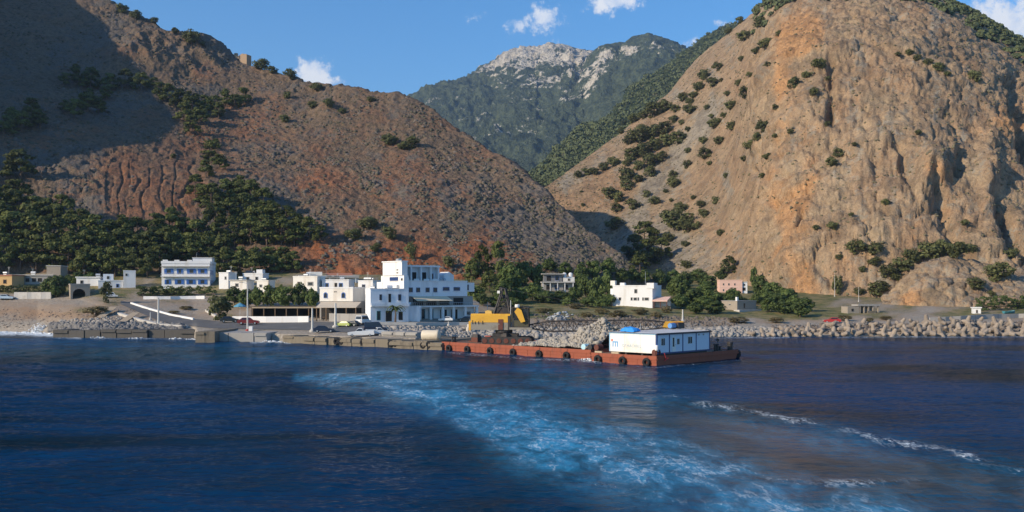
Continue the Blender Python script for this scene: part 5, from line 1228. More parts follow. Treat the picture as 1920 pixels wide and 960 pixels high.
# ruined fort on the crest
def fort():
    p = None
    for py in range(100, 135):
        p, _ = hit(452, py)
        if p is not None: break
    k = p.y / FPX; root = empty('ruined_fort', (p.x, p.y + 1.5, p.z), R(-22), 'ruined tan stone fort on the skyline of the left hill', 'fort'); r = random.Random(4)
    def jag(x0, x1, h0, h1, y0, y1, part):
        n = 9; top = [(x0 + (x1 - x0) * i / n, h0 + (h1 - h0) * i / n + r.uniform(-1.2, 1.2)) for i in range(n + 1)]
        poly = [(x0, -40)] + top + [(x1, -40)]
        MB().prism([(a * k, c * k) for a, c in poly], 'y', y0 * k, y1 * k).build(part, FORT, root)
    FORT = M('fort_stone', (.40, .285, .185), .95, .3, (.26, .18, .12), 1.2, bmp=.6)
    jag(-38, -14, 20, 17, 0, 5, 'curtain_wall'); jag(-14, 0, 16, 14, .3, 5, 'curtain_wall'); jag(-.2, 14, 16, 15, -4, 10, 'tower')
    jag(-38, -32, 21, 24, 5, 12, 'rear_wall'); jag(-24, -18, 23, 22, 8, 12, 'rear_wall'); jag(-54, -50, 24, 26, 2, 5, 'standing_stump')
    for x in (-9, -26): MB().box((x - 1.3) * k, (x + 1.3) * k, -.1, .15, 5 * k, 9 * k).build('embrasure_shade', SHADEIN, root)  # dark plates paint the shade of the slits
fort()

# ------------------------------------------------------------------ pergola, umbrella, lamp posts
def pergola():
    P = gp_(470, 603); k = P.y / FPX
    root = empty('pergola', P + Vector((0, 1.0, 0)), R(2), 'dark shaded pergola restaurant under the street trees', 'pergola'); W, D = 128, 60
    for x in np.linspace(1, W - 1, 7): MB().box((x - .8) * k, (x + .8) * k, 0, 1.4 * k, -1, 25 * k).build('post', WOOD, root)
    MB().box(0, W * k, -1.5 * k, 0 * k, 25 * k, 27 * k).build('front_beam', PALEWOOD, root)
    for i in range(26): x = i * W / 25; MB().box((x - .7) * k, (x + .7) * k, .02, D * k, 25.2 * k, 27.2 * k).build('slat', WOOD, root)
    MB().box(0, W * k, 1 * k, D * k, 27.4 * k, 28.4 * k).build('reed_roof', M('reed_mat', (.16, .12, .075), .95, .3, scale=3), root)
    MB().box(0, W * k, D * k, (D + 2) * k, -1, 27 * k).build('back_wall', SHADEIN, root)  # back and side walls coloured near-black for the shade under the roof
    MB().box(-1.5 * k, 0, 2 * k, D * k, -1, 27 * k).build('side_wall', SHADEIN, root)
    for i in range(6):
        t = empty('cafe_table', P + Vector(((10 + i * 20) * k, 1 + (14 + 9 * (i % 2)) * k, 0)), 0, f'small pale cafe table under the pergola, {nth(i)}', 'table', 'tables under the pergola')
        MB().box(-.45, .45, -.45, .45, .70, .75).build('table_top', WHITE, t); MB().tube((0, 0, -.2), (0, 0, .7), .05, n=6).build('leg', METAL, t)
pergola()
def umbrella():
    P = gp_(450, 600); root = empty('beach_umbrella', P, 0, 'pale blue umbrella open beside the tamarisk', 'umbrella'); n = 8; m = MB(); z = 3.0
    V = [(0, 0, z + .75)] + [(1.35 * math.cos(2 * math.pi * i / n), 1.35 * math.sin(2 * math.pi * i / n), z) for i in range(n)] + [(1.35 * math.cos(2 * math.pi * i / n), 1.35 * math.sin(2 * math.pi * i / n), z - .18) for i in range(n)]
    m.add(V, [(0, 1 + i, 1 + (i + 1) % n) for i in range(n)] + [(1 + i, 1 + n + i, 1 + n + (i + 1) % n, 1 + (i + 1) % n) for i in range(n)]); m.build('canopy', UMB, root, False)
    MB().tube((0, 0, -.2), (0, 0, z + .8), .035, n=6).build('pole', METAL, root)
umbrella()
def lamp(px, py0, py1, label, arm=True, wide=1.0, group='lamp posts along the quay', base=None, name='lamp_post', cat='lamp post'):
    P = gp_(px, py0); k = P.y / FPX; h = (py0 - py1) * k
    root = empty(name, P, 0, label, cat, group)
    MB().tube((0, 0, -.3), (0, 0, h), .17 * wide, .10 * wide, 8).build('pole', PALEMETAL, root)
    MB().lathe((0, 0, -.3), [(.38 * wide, 0), (.38 * wide, .55), (.22 * wide, .75)], 10).build('base', PALEC if base is None else base, root)
    if arm:
        a = MB().tube((0, 0, h - .05), (-.9, -.3, h + .15), .05, .04, 6).build('arm', PALEMETAL, root)
        MB().box(-1.5, -.8, -.45, -.15, h + .06, h + .22, .05, .05).build('lamp_head', GREYC, root)
    return root
l1 = lamp(464, 621, 531, 'tall lamp post with a red-banded foot on the quay', True, 1.0, base=M('red_band', (.35, .05, .04), .6, .1))
MB().box(.3, 1.0, -.3, .3, -.1, .95).build('meter_box', WHITE, l1)
lamp(585.5, 622, 577, 'short pale post at the corner of the dark pergola', False, 1.4)
lamp(629, 614, 568, 'thick pale post in front of the awning taverna', False, 1.7)
lamp(297, 611, 558, 'thick pale post beside the beach road', False, 1.5)
lamp(282, 600, 585, 'short white post left of the thick beach-road post', False, .8)
lamp(841, 612, 603, 'short white post on the stones below the hotel', False, 1.0)
lamp(1280, 603, 580, 'short concrete post on the shore behind the site cabin', False, 1.3)
for px, a, b_, w_ in ((1565, 556, 511, 'above the tall bush at the cliff foot'), (1610, 566, 538, 'nearer the stone ruin'), (914, 588, 566, 'beside the hotel pine')):
    o = lamp(px, a, b_, f'thin utility pole {w_}', False, .45, 'utility poles', name='utility_pole', cat='utility pole')
    MB().box(-.8, .8, -.05, .05, (a - b_) * gp_(px, a).y / FPX - .6, (a - b_) * gp_(px, a).y / FPX - .45).build('crossarm', WOOD, o)

# hedges
def hedge(name, label, pts, h, d, kind, n):
    o = gp_(*pts[0]); root = empty(name, o, 0, label, 'hedge'); r = np.random.default_rng(n)
    Q = []
    for k in range(n):
        t = r.random() * (len(pts) - 1); i = min(int(t), len(pts) - 2); t -= i
        p = gp_(pts[i][0] * (1 - t) + pts[i + 1][0] * t, pts[i][1] * (1 - t) + pts[i + 1][1] * t) - o
        Q.append((p.x, p.y + r.uniform(0, d), p.z + r.uniform(.1, h)))
    me = leaf_field('foliage', np.array(Q), r.uniform(.35, .7, n), 26, n, None); mobj('foliage', me, LEAF[kind], root)
    m = MB()
    for i in range(len(pts) - 1):
        a = gp_(*pts[i]) - o; b = gp_(*pts[i + 1]) - o; m.tube(a + Vector((0, d / 2, h * .3)), b + Vector((0, d / 2, h * .3)), .12, n=5)
    m.build('stems', BARK, root)
hedge('hedge', 'clipped green hedge in front of the blue-shuttered hotel', [(256, 557), (300, 556), (350, 556), (402, 556)], 2.4, 2.0, 'broad', 230)
hedge('hedge', 'dark hedge behind the pale wall at left', [(-10, 549), (30, 549), (76, 549)], 1.7, 1.6, 'bush', 120)
hedge('hedge', 'bright green hedge at the right picture edge', [(1840, 584), (1880, 582), (1935, 580)], 3.4, 4.0, 'broad', 190)

# ------------------------------------------------------------------ village trees
G1 = 'trees along the village front'
plants([(92, 538, 34, 38), (112, 534, 38, 46), (104, 546, 26, 26)], 'broad', 'tree', 'in the dark clump left of the arched shed', 'dark leafy tree', 'tree', G1)
plants([(130, 524, 26, 20), (148, 522, 36, 26), (168, 522, 28, 24)], 'broad', 'tree', 'behind the arched shed roof', 'green leafy tree', 'tree', G1)
plants([(199, 548, 22, 48)], 'oleander', 'oleander', 'standing by the road near the arched shed', 'red-flowered oleander', 'shrub', None)
plants([(180, 583, 52, 24)], 'dry', 'shrub', 'sprawling on the beach below the shed', 'low brown-green shrub', 'shrub', None)
plants([(410, 577, 48, 54)], 'tamarisk', 'tamarisk', 'standing in front of the low white houses', 'pale olive tamarisk', 'tree', None)
plants([(440, 556, 36, 38), (462, 560, 36, 40), (482, 558, 34, 44), (506, 556, 40, 48), (534, 556, 44, 48), (562, 554, 44, 50), (586, 560, 30, 42)], 'broad', 'tree', 'in the row over the dark pergola', 'dense green street tree', 'tree', G1)
plants([(664, 568, 30, 24), (684, 566, 40, 28), (706, 574, 30, 30), (722, 582, 20, 34), (752, 566, 14, 26)], 'broad', 'tree', 'over the awning taverna', 'green leafy tree', 'tree', G1)
plants([(884, 512, 34, 52), (904, 502, 50, 74), (932, 502, 46, 84), (918, 530, 40, 44)], 'pine', 'pine_tree', 'in the clump right of the tall hotel', 'tall green pine', 'pine tree', 'pines right of the hotel')
G2 = 'trees of the valley mouth'
belt1 = [(958, 522, 48, 60), (984, 512, 44, 58), (1008, 518, 38, 48), (945, 548, 44, 46), (974, 552, 42, 34), (998, 548, 44, 36), (1020, 557, 40, 26), (1048, 557, 44, 24), (1076, 552, 36, 30), (1060, 503, 30, 28), (1030, 498, 34, 28)]
belt2 = [(1098, 540, 44, 50), (1120, 545, 44, 56), (1137, 532, 36, 50), (1090, 512, 34, 40), (1112, 504, 34, 36), (1140, 502, 34, 36), (1165, 518, 30, 30), (1186, 516, 28, 28), (1206, 520, 30, 28), (1128, 568, 36, 24), (1104, 566, 34, 24)]
belt3 = [(1234, 524, 32, 38), (1262, 541, 30, 40), (1276, 540, 44, 50), (1276, 566, 38, 32), (1300, 556, 44, 42), (1330, 558, 46, 38), (1304, 578, 40, 24), (1340, 576, 44, 28), (1366, 562, 38, 34), (1330, 528, 44, 30), (1308, 518, 38, 28), (1376, 552, 34, 24), (1352, 516, 26, 24)]
belt4 = [(1414, 520, 18, 44), (1426, 540, 34, 48), (1450, 546, 40, 44), (1475, 554, 44, 36), (1442, 572, 40, 30), (1472, 576, 46, 28), (1500, 580, 46, 34), (1512, 572, 34, 28), (1418, 562, 30, 24)]
belt5 = [(892, 548, 34, 34), (905, 562, 30, 26), (930, 565, 34, 24), (960, 566, 36, 22), (1040, 530, 30, 26), (1085, 532, 32, 34), (1150, 545, 26, 40), (1142, 562, 30, 28), (1066, 566, 36, 20), (1286, 526, 34, 34), (1262, 520, 34, 32), (1322, 542, 40, 30), (1350, 562, 36, 28), (1318, 568, 38, 26), (1388, 566, 30, 22), (1460, 564, 40, 28), (1490, 566, 38, 26), (1436, 556, 36, 30)]
plants(belt5, 'broad', 'tree', 'filling gaps along the whole valley mouth', 'low spreading green tree', 'tree', G2)
plants(belt1, 'broad', 'tree', 'behind the yellow crane', 'green leafy tree', 'tree', G2)
plants(belt2, 'broad', 'tree', 'left of the large white house', 'bushy green tree', 'tree', G2)
plants(belt3, 'broad', 'tree', 'between white house and pink house', 'bushy green tree', 'tree', G2)
plants(belt4, 'broad', 'tree', 'right of the pink house', 'bright green tree', 'tree', G2)
plants([(1385, 600, 46, 13), (1455, 600, 36, 14), (1160, 588, 40, 14), (1200, 584, 40, 13), (1230, 590, 30, 12), (1100, 590, 30, 11), (1130, 584, 34, 12), (1020, 582, 40, 12), (975, 580, 40, 14), (1080, 574, 36, 12), (1585, 596, 30, 14), (1630, 600, 26, 12), (1660, 596, 30, 10), (350, 577, 34, 9), (325, 585, 30, 7), (1250, 580, 26, 16)], 'dry', 'shrub', 'on the open shore', 'dry brown shrub', 'shrub', 'dry shrubs on the shore')
def palm():
    P = gp_(741, 606); k = P.y / FPX; root = empty('palm_tree', P, 0, 'palm with drooping fronds in front of the blue-white house', 'palm'); h = 28 * k; m = MB(); r = random.Random(2)
    m.tube((0, 0, -.3), (.1, 0, h * .55), .22, .17, 7); m.tube((.1, 0, h * .55), (.05, .1, h), .17, .13, 7); m.build('trunk', BARK, root)
    for i in range(15):
        a = 2.4 * i; l = r.uniform(1.5, 2.1); up = r.uniform(.2, 1.2); f = MB(); pr = None
        for j in range(7):
            t = j / 6; c = Vector((math.cos(a) * l * t, math.sin(a) * l * t, h + up * math.sin(t * 2.0) - 1.3 * t * t)); sd = Vector((-math.sin(a), math.cos(a), 0)) * (.26 * math.sin(math.pi * min(.97, t + .12)))
            if pr: f.add([pr[0] - pr[1] - Vector((0, 0, .12)), pr[0], c, c - sd - Vector((0, 0, .12))], [(0, 1, 2, 3)]); f.add([pr[0] + pr[1] - Vector((0, 0, .12)), pr[0], c, c + sd - Vector((0, 0, .12))], [(0, 1, 2, 3)])
            pr = (c, sd)
        f.build('frond', LEAF['broad'], root, False)
palm()

# ------------------------------------------------------------------ vehicles
def car(px, py, rz, paint, label, kind='sedan', s=1.0, dz=0.0, group='vehicles on the quay', name='parked_car', cat='car', loc=None):
    P = gp_(px, py) if loc is None else Vector((loc[0], loc[1], max(loc[2], drop(loc[0], loc[1]))))
    root = empty(name, P + Vector((0, 0, .06 + dz)), R(rz), label, cat, group); root.scale = (s, s, s)
    L_, W = (4.3, 1.72) if kind != 'pickup' else (4.9, 1.75)
    def prof(poly, y0, y1, taper=0):
        n = len(poly); V = [(x, y0, z) for x, z in poly] + [(x, y1, z) for x, z in poly]
        return V, [tuple(range(n))[::-1], tuple(range(n, 2 * n))] + [(i, (i + 1) % n, n + (i + 1) % n, n + i) for i in range(n)]
    h = L_ / 2
    low = [(-h, .32), (h, .30), (h + .03, .62), (h - .15, .78), (h - 1.15, .92), (-h + .1, .96), (-h - .02, .70)]
    m = MB().add(*prof(low, -W / 2, W / 2)); m.build('body', paint, root)
    if kind == 'sedan': top = [(h - 1.25, .92), (-h + .35, .94), (-h + .95, 1.42), (h - 2.0, 1.44)]
    elif kind == 'van': top = [(h - .75, .92), (-h + .05, .94), (-h + .15, 1.85), (h - 1.45, 1.88)]
    else: top = [(h - 1.3, .92), (-.35, .94), (-.25, 1.55), (h - 1.95, 1.57)]
    V, F = prof(top, -W / 2 + .06, W / 2 - .06); n = len(top)
    V = [(x, y * (1 if z < 1 else .84), z) for x, y, z in V]
    MB().add(V, F).build('cabin', paint, root)
    # glass set on the cabin sides and ends
    cx = sum(p[0] for p in top) / 4; zm = (top[2][1] + .93) / 2
    for sd in (-1, 1):
        G_ = [(cx + (x - cx) * .84, zm + (z - zm) * .66) for x, z in top]
        q = MB(); 
        vv = []
        for off in (.012, -.02):
            for x, z in G_:
                f = (z - .93) / (top[2][1] - .93); y = sd * ((W / 2 - .06) * (1 - .16 * f) + off); vv.append((x, y, z))
        q.add(vv, [(0, 1, 2, 3), (4, 7, 6, 5)] + [(i, (i + 1) % 4, 4 + (i + 1) % 4, 4 + i) for i in range(4)]); q.build('side_window', GLASS, root)
    for a, b, nm in ((top[0], top[3], 'windscreen'), (top[1], top[2], 'rear_window')):
        A = (a[0] + (b[0] - a[0]) * .14, a[1] + (b[1] - a[1]) * .14); B = (a[0] + (b[0] - a[0]) * .86, a[1] + (b[1] - a[1]) * .86); o = .02 if nm == 'windscreen' else -.02
        q = MB().add([(A[0] + o, -.68, A[1] + .01), (A[0] + o, .68, A[1] + .01), (B[0] + o, .58, B[1] + .01), (B[0] + o, -.58, B[1] + .01), (A[0] - o, -.68, A[1]), (A[0] - o, .68, A[1]), (B[0] - o, .58, B[1]), (B[0] - o, -.58, B[1])], [(0, 1, 2, 3), (4, 7, 6, 5), (0, 4, 5, 1), (1, 5, 6, 2), (2, 6, 7, 3), (3, 7, 4, 0)]); q.build(nm, GLASS, root)
    if kind == 'pickup':
        q = MB().box(-h + .02, -.4, -W / 2 + .02, -W / 2 + .09, .9, 1.12).box(-h + .02, -.4, W / 2 - .09, W / 2 - .02, .9, 1.12).box(-h, -h + .07, -W / 2 + .02, W / 2 - .02, .9, 1.12); q.build('cargo_bed', paint, root)
    for x in (h - .8, -h + .8):
        for sd in (-1, 1):
            w = MB().lathe((x, sd * (W / 2 - .10) - .1, .32), [(.22, 0), (.32, .02), (.32, .18), (.22, .20)], 14, 'y').build('wheel', TYRE, root)
            MB().lathe((x, sd * (W / 2 + .005) - .012, .32), [(.17, 0), (.18, .02), (.10, .03)], 10, 'y').build('rim', METAL, w)
    for sd in (-1, 1):
        MB().box(h - .03, h + .05, sd * .58 - .16, sd * .58 + .16, .60, .74).build('headlight', LIGHTP, root)
        MB().box(-h - .04, -h + .02, sd * .62 - .12, sd * .62 + .12, .70, .84).build('tail_light', REDP, root)
    MB().box(h, h + .08, -W / 2 + .1, W / 2 - .1, .32, .48).build('bumper', DARKP, root)
    return root
car(466, 609, 8, REDP, 'dark red car parked at the pergola wall behind the lamp post', s=1.0)
car(430, 605, 20, DARKP, 'dark car half hidden beside the tamarisk', s=.9)
car(644, 613, 160, LIMEP, 'lime yellow car parked before the awning taverna', s=.75)
car(660, 612, 150, DARKP, 'dark car right beside the lime yellow car', s=.75)
car(681, 608, 70, WHITEP, 'white van parked nose on before the grey taverna wall', 'van', .9, name='van', cat='van')
car(608, 624, 6, NAVYP, 'navy car near the pier edge by the pergola post', s=.9)
car(676, 638, 188, WHITEP, 'white pickup with a rounded cab at the pier edge', 'pickup', .92, loc=(X(676, 166), 166.5, 1.3), name='pickup_truck', cat='pickup truck')
car(708, 638, 20, WHITEP, 'white pickup with a dark load next to the rounded white one', 'pickup', .82, loc=(X(706, 166.5), 168, 1.35), name='pickup_truck', cat='pickup truck')
car(702, 630, 10, NAVYP, 'dark blue van behind the two white pickups', 'van', .95, loc=(X(700, 171), 173.5, 1.7), name='van', cat='van')
car(836, 603, 175, WHITEP, 'small white car between the hotel columns', s=.7)
car(873, 603, 175, DARKP, 'dark car at the right end of the hotel front', s=.75)
car(1560, 606, 170, M('bright_red_paint', (.4, .03, .025), .35, .05), 'bright red car on the beach above the tetrapods', s=.85)
car(12, 562, 5, M('pale_blue_paint', (.42, .52, .6), .35, .05), 'pale blue car parked at the left picture edge', s=.9)
car(209, 558, 20, WHITEP, 'small white car on the road by the oleander', 'van', .7)
# a motorboat covered on the beach at the right, debris heap, timber planks, tank and blocks on the pier
def boat():
    P = gp_(1892, 588); root = empty('rowing_boat', P, R(10), 'teal boat drawn up beside the right hedge', 'boat'); m = MB(); S = []
    for x, w, z in ((-1.3, .55, .55), (-.6, .7, .5), (.2, .7, .52), (.9, .45, .62), (1.35, .05, .75)): S.append([(x, -w, z), (x, -w * .6, .1), (x, 0, 0), (x, w * .6, .1), (x, w, z)])
    for a, b in zip(S[:-1], S[1:]):
        for j in range(4): m.add([a[j], a[j + 1], b[j + 1], b[j]], [(0, 1, 2, 3)])
    m.add(S[0], [(0, 1, 2, 3, 4)]); m.build('hull', TEAL, root, False); MB().box(-.4, -.15, -.62, .62, .42, .47).build('thwart', WOOD, root); MB().box(.4, .62, -.55, .55, .42, .47).build('thwart', WOOD, root)
    root.scale = (1.15, 1.15, 1.15)
boat()
for i, (a, b_) in enumerate((((196, 596), (220, 583)), ((238, 604), (262, 594)))):
    p, q = gp_(*a, .15), gp_(*b_, .9); root = empty('timber_plank', p, 0, ('pale timber ramp leaning by the brown beach shrub', 'pale timber ramp on the stone bank nearer the thick post')[i], 'plank', 'timber ramps on the beach'); d = q - p; n = Vector((-d.y, d.x, 0)).normalized() * .18
    for j in range(4):
        o = n * (j * 2.2); up = Vector((0, 0, .09)); V = [o, o + n * 2, d + o + n * 2, d + o, o + up, o + n * 2 + up, d + o + n * 2 + up, d + o + up]
        MB().add(V, [(0, 3, 2, 1), (4, 5, 6, 7), (0, 1, 5, 4), (1, 2, 6, 5), (2, 3, 7, 6), (3, 0, 4, 7)]).build('board', PALEWOOD, root)
def tank():
    Y = 157; root = empty('storage_tank', (X(808, Y), Y, max(1.27, drop(X(808, Y), Y))), -.3, 'cream cylindrical tank lying on the pier beside the barge', 'tank')
    m = MB().lathe((-1.55, 0, .85), [(.5, 0), (.82, .12), (.86, .3), (.86, 2.8), (.82, 3.0), (.5, 3.12)], 18, 'x'); o = m.build('shell', M('cream_tank_paint', (.62, .55, .42), .6, .1, (.45, .36, .25), .8), root)
    for p_ in o.data.polygons: p_.use_smooth = True
    for x in (-1, 1): MB().box(x - .15, x + .15, -.6, .6, 0, .3).build('saddle', TANC, root)
tank()
quay('jetty', 'grey concrete block jetty among boulders on the pier', ((716, 166), (782, 163)), 4.5, 2.3, 1.0, 3, GREYC, .06, 8)
def cblock(px, py, w, h, label, mat=PALEC):
    P = gp_(px, py); k = P.y / FPX; root = empty('concrete_pillar', P, R(20), label, 'block'); MB().box(-w * k / 2, w * k / 2, 0, w * k, -.6, h * k * .62, .05, .05).build('lower_block', mat, root); MB().box(-w * k * .38, w * k * .5, .1, w * k * .9, h * k * .62, h * k, .08, .05).build('upper_block', mat, root)
cblock(884, 624, 14, 16, 'pale broken concrete block on the shore behind the barge')
cblock(1048, 603, 10, 8, 'small grey block beside the debris heap', GREYC)

# ------------------------------------------------------------------ boulders, debris, tetrapods, surf
def boulders(name, label, poly_lo, poly_hi, x0, x1, n, rlo, rhi, mat, seed, up=0.0):
    r = np.random.default_rng(seed); P, S = [], []
    for i in range(n):
        px = r.uniform(x0, x1); a = np.interp(px, *zip(*poly_lo)); b = np.interp(px, *zip(*poly_hi)); p, _ = hit(px, r.uniform(min(a, b), max(a, b)))
        if p is None: continue
        s = r.uniform(rlo, rhi) * (1.6 if r.random() < .12 else 1); P.append((p.x, p.y, max(p.z, -.1) + up + s * .1)); S.append(s)
    return mobj(name, blob_field(name, np.array(P), np.array(S), None, .75, seed), mat, kind='stuff', label=label, category='boulders')
boulders('boulders', 'grey boulders piled along the left shore', [(90, 621), (300, 619)], [(90, 607), (200, 606), (300, 609)], 92, 345, 1100, .25, .6, STONE_DARK, 31)
boulders('boulders', 'pale boulders on the bank of the left shore', [(90, 610), (350, 616)], [(90, 603), (220, 594), (350, 611)], 110, 350, 450, .2, .42, STONE_PALE, 37)
boulders('boulders', 'pale rubble below the hotel promenade', [(700, 630), (800, 628), (860, 633), (1010, 632)], [(700, 612), (1010, 616)], 705, 1010, 1200, .25, .55, STONE_PALE, 32)
boulders('boulders', 'pale boulders on the shore behind the cabin barge', [(1005, 633), (1460, 631)], [(1005, 616), (1300, 616), (1460, 614)], 1005, 1480, 1700, .25, .6, STONE_PALE, 33)
boulders('boulders', 'rubble scattered over the shore behind the crane', [(1000, 615), (1380, 612)], [(1000, 588), (1380, 596)], 1000, 1380, 900, .15, .45, STONE, 34)
boulders('boulders', 'stones behind the tetrapods', [(1450, 628), (1960, 626)], [(1450, 612), (1700, 606), (1960, 603)], 1450, 1960, 900, .25, .6, STONE, 35)
boulders('shingle', 'small stones on the left beach', [(-40, 618), (120, 616)], [(-40, 580), (240, 580)], -40, 260, 700, .08, .2, STONE, 36)
def debris():
    P = gp_(1048, 600); r = np.random.default_rng(3); n = 90
    for nm, col, sd in (('debris_heap', M('scrap_grey', (.35, .38, .40), .7, .4, (.2, .13, .1), 1.5), 1),):
        pts = np.stack([P.x + r.normal(0, .9, n), P.y + r.normal(0, .8, n), P.z + np.abs(r.normal(0, .75, n))], 1)
        mobj(nm, blob_field(nm, pts, r.uniform(.2, .55, n), None, .6, sd), col, kind='stuff', label='heap of grey-blue scrap on the shore behind the crane', category='debris')
debris()
def tetrapods():
    dirs = [Vector(d).normalized() for d in ((0, 0, 1), (.943, 0, -.333), (-.471, .816, -.333), (-.471, -.816, -.333))]
    m = MB()
    for d in dirs: m.tube((0, 0, 0), d * 1.05, .46, .30, 9); m.tube(d * 1.05, d * 1.16, .30, .20, 9)
    me = m.mesh('tetrapod'); me.materials.append(M('tetrapod_concrete', (.29, .235, .18), .92, .22, (.17, .135, .105), .9, bmp=.3, per_obj=.18))
    r = random.Random(9); n = 0
    rows = [(1412, 1960, 21, 197.5, .55, 1.15), (1470, 1960, 23, 200.5, 1.25, 1.15), (1560, 1960, 26, 203.5, 2.0, 1.2), (1690, 1960, 24, 206.5, 2.6, 1.15)]
    for (x0, x1, st, Y, z, s), rn in zip(rows, ('waterline', 'second', 'third', 'topmost')):
        px = x0; nn = 0
        while px < x1:
            o = bpy.data.objects.new('tetrapod', me); COL.objects.link(o); yy = Y + r.uniform(-.8, .8)
            sc = s * r.uniform(.85, 1.15); o.location = (X(px, yy), yy, z + r.uniform(-.2, .25)); o.scale = (sc, sc, sc * 1.05)
            o.rotation_euler = (r.uniform(-.5, .5), r.uniform(-.5, .5), r.uniform(0, 6.28)) if r.random() < .6 else (r.uniform(0, 6.28), r.uniform(0, 6.28), r.uniform(0, 6.28))
            o['label'] = f'weathered concrete tetrapod, {nth(nn) if nn < len(ORD) else "last ones"} in the {rn} row of the sea defence'; o['category'] = 'tetrapod'; o['group'] = 'concrete tetrapods of the sea defence'
            px += st * r.uniform(.8, 1.25); n += 1; nn += 1
tetrapods()
FOAM = M('surf_foam', (.80, .83, .84), .6, .08, scale=2, bmp=.3)
def surf():
    r = np.random.default_rng(8); P, S = [], []
    c = PW(76, 624, YW(624)); c.z = 0
    for i in range(420):                                           # the plume of the breaking wave
        a = r.normal(0, .42); h = abs(r.normal(0, .42)); P.append((c.x + a * 2.6 * (1 - h * .25), c.y + r.normal(0, .5), h * 1.9)); S.append(r.uniform(.06, .26))
    for px in np.arange(-30, 150, .7):                              # the rolling white water
        Y = YW(np.interp(px, [-30, 60, 150], [623.5, 625, 630])); p = PW(px, 600, Y); P.append((p.x, p.y + r.normal(0, .8), r.uniform(0, .22))); S.append(r.uniform(.12, .34))
    for px, py, n in ((185, 634, 30), (255, 635.5, 22), (330, 636, 22), (508, 641, 40), (525, 643, 30), (1108, 676, 40), (360, 637, 18)):
        for i in range(n): p = PW(px + r.normal(0, 7), py, YW(py + r.normal(0, .4))); P.append((p.x, p.y, r.uniform(0, .25))); S.append(r.uniform(.07, .2))
    mobj('surf', blob_field('surf', np.array(P), np.array(S), None, .6, 2, True), FOAM, kind='stuff', label='white surf breaking along the left shore', category='surf')
surf()

# ------------------------------------------------------------------ the two barges
UL = Vector((-.715, .699, 0)); UR = Vector((.699, .715, 0)); CB = Vector((18.1, 120.2, 0))     # corner nearest the camera
RZB = math.atan2(UR.y, UR.x)                                                                    # local x runs along UR, local y along UL
def hull(name, label, origin, lx, ly, top, rake_x, rake_y, tyres):
    """local x in [0,lx] along UR, y in [0,ly] along UL; sides rake inwards below at the ends"""
    root = empty(name, origin, RZB, label, 'barge', 'barges moored at the pier')
    b = MB(); z0, z1 = -.9, top
    rx, ry = rake_x, rake_y
    b.add([(rx * 0, 0, z0), (lx - rx, 0, z0), (lx - rx, ly - ry, z0), (0, ly - ry, z0), (0, 0, z1), (lx, 0, z1), (lx, ly, z1), (0, ly, z1)], [(0, 3, 2, 1), (4, 5, 6, 7), (0, 1, 5, 4), (1, 2, 6, 5), (2, 3, 7, 6), (3, 0, 4, 7)])
    b.build('hull', RUST, root)
    rr = MB()
    for a in ((-.09, 0, 0, ly), (0, lx, -.09, 0)): rr.box(a[0], a[1], a[2], a[3], z1 - .34, z1 - .16)
    rr.box(-.07, 0, 0, ly, z1 * .35, z1 * .35 + .1); rr.build('rub_rail', RUST, root)
    MB().box(.15, lx - .15, .15, ly - .15, z1, z1 + .05).build('deck', DECK, root)
    cm = MB().box(0, .13, 0, ly, z1 + .001, z1 + .16).box(.13, lx, 0, .13, z1 + .001, z1 + .16).box(lx - .13, lx, .13, ly, z1 + .001, z1 + .16).box(.13, lx - .13, ly - .13, ly, z1 + .001, z1 + .16); cm.build('deck_coaming', RUST, root)
    ribs = MB()
    for i in range(int(ly / 2.2)): ribs.box(-.05, 0, i * 2.2 + .8, i * 2.2 + .9, .1, z1 - .36)
    ribs.build('hull_ribs', RUST, root)
    for y in tyres: 
        t = MB().torus((-.26, y, .36), .40, .20, 'x', 16, 8).build('tyre', TYRE, root)
        MB().tube((-.2, y - .1, .95), (-.05, y, z1 + .1), .03, n=5).build('chain', DARKMETAL, t)
    return root
TOPA, TOPB = 1.18, 1.02
OA = Vector((10.7, 130.6, 0))
hull('barge', 'long rust-red work barge carrying the crane and rubble', OA, 13.0, 30.5, TOPA, .3, .2, (4.2, 9.4, 14.6, 19.4, 24.4, 28.6))
hull('barge', 'rust-red barge carrying the white site cabin', CB, 19.3, 10.6, TOPB, 1.2, .2, (1.4, 5.2, 9.3))
# raked bow plate and a ramp at the right-hand end of the long barge
# deck fittings
def on_barge(o, x, y, z): return o + UR * x + UL * y + Vector((0, 0, z))
def bollard(loc, label, h=.9):
    t = empty('mooring_bollard', loc, RZB, label, 'bollard', 'bollards on the barges')
    for x in (-.28, .28): MB().lathe((x, 0, 0), [(.16, 0), (.15, h * .8), (.22, h * .84), (.22, h)], 10).build('post', DARKMETAL, t)
    MB().box(-.55, .55, -.25, .25, -.02, .06).build('base_plate', DARKMETAL, t)
bollard(on_barge(CB, 15.2, 1.0, TOPB + .07), 'black twin bollard left of the far stern post on the cabin barge', 1.0)
bollard(on_barge(CB, 16.8, 1.6, TOPB + .07), 'small black bollard in the middle of the cabin barge stern', .6)
bollard(on_barge(OA, 1.0, 28.8, TOPA + .07), 'black bollard at the left end of the long barge', .9)
t = empty('stern_post', on_barge(CB, 18.6, .9, TOPB + .07), RZB, 'thick black post at the right stern of the cabin barge', 'post'); MB().lathe((0, 0, 0), [(.36, 0), (.36, .8), (.42, .85), (.42, 1.15)], 12).build('drum', DARKMETAL, t); MB().box(-.5, .5, -.4, .4, -.02, .05).build('base_plate', DARKMETAL, t)
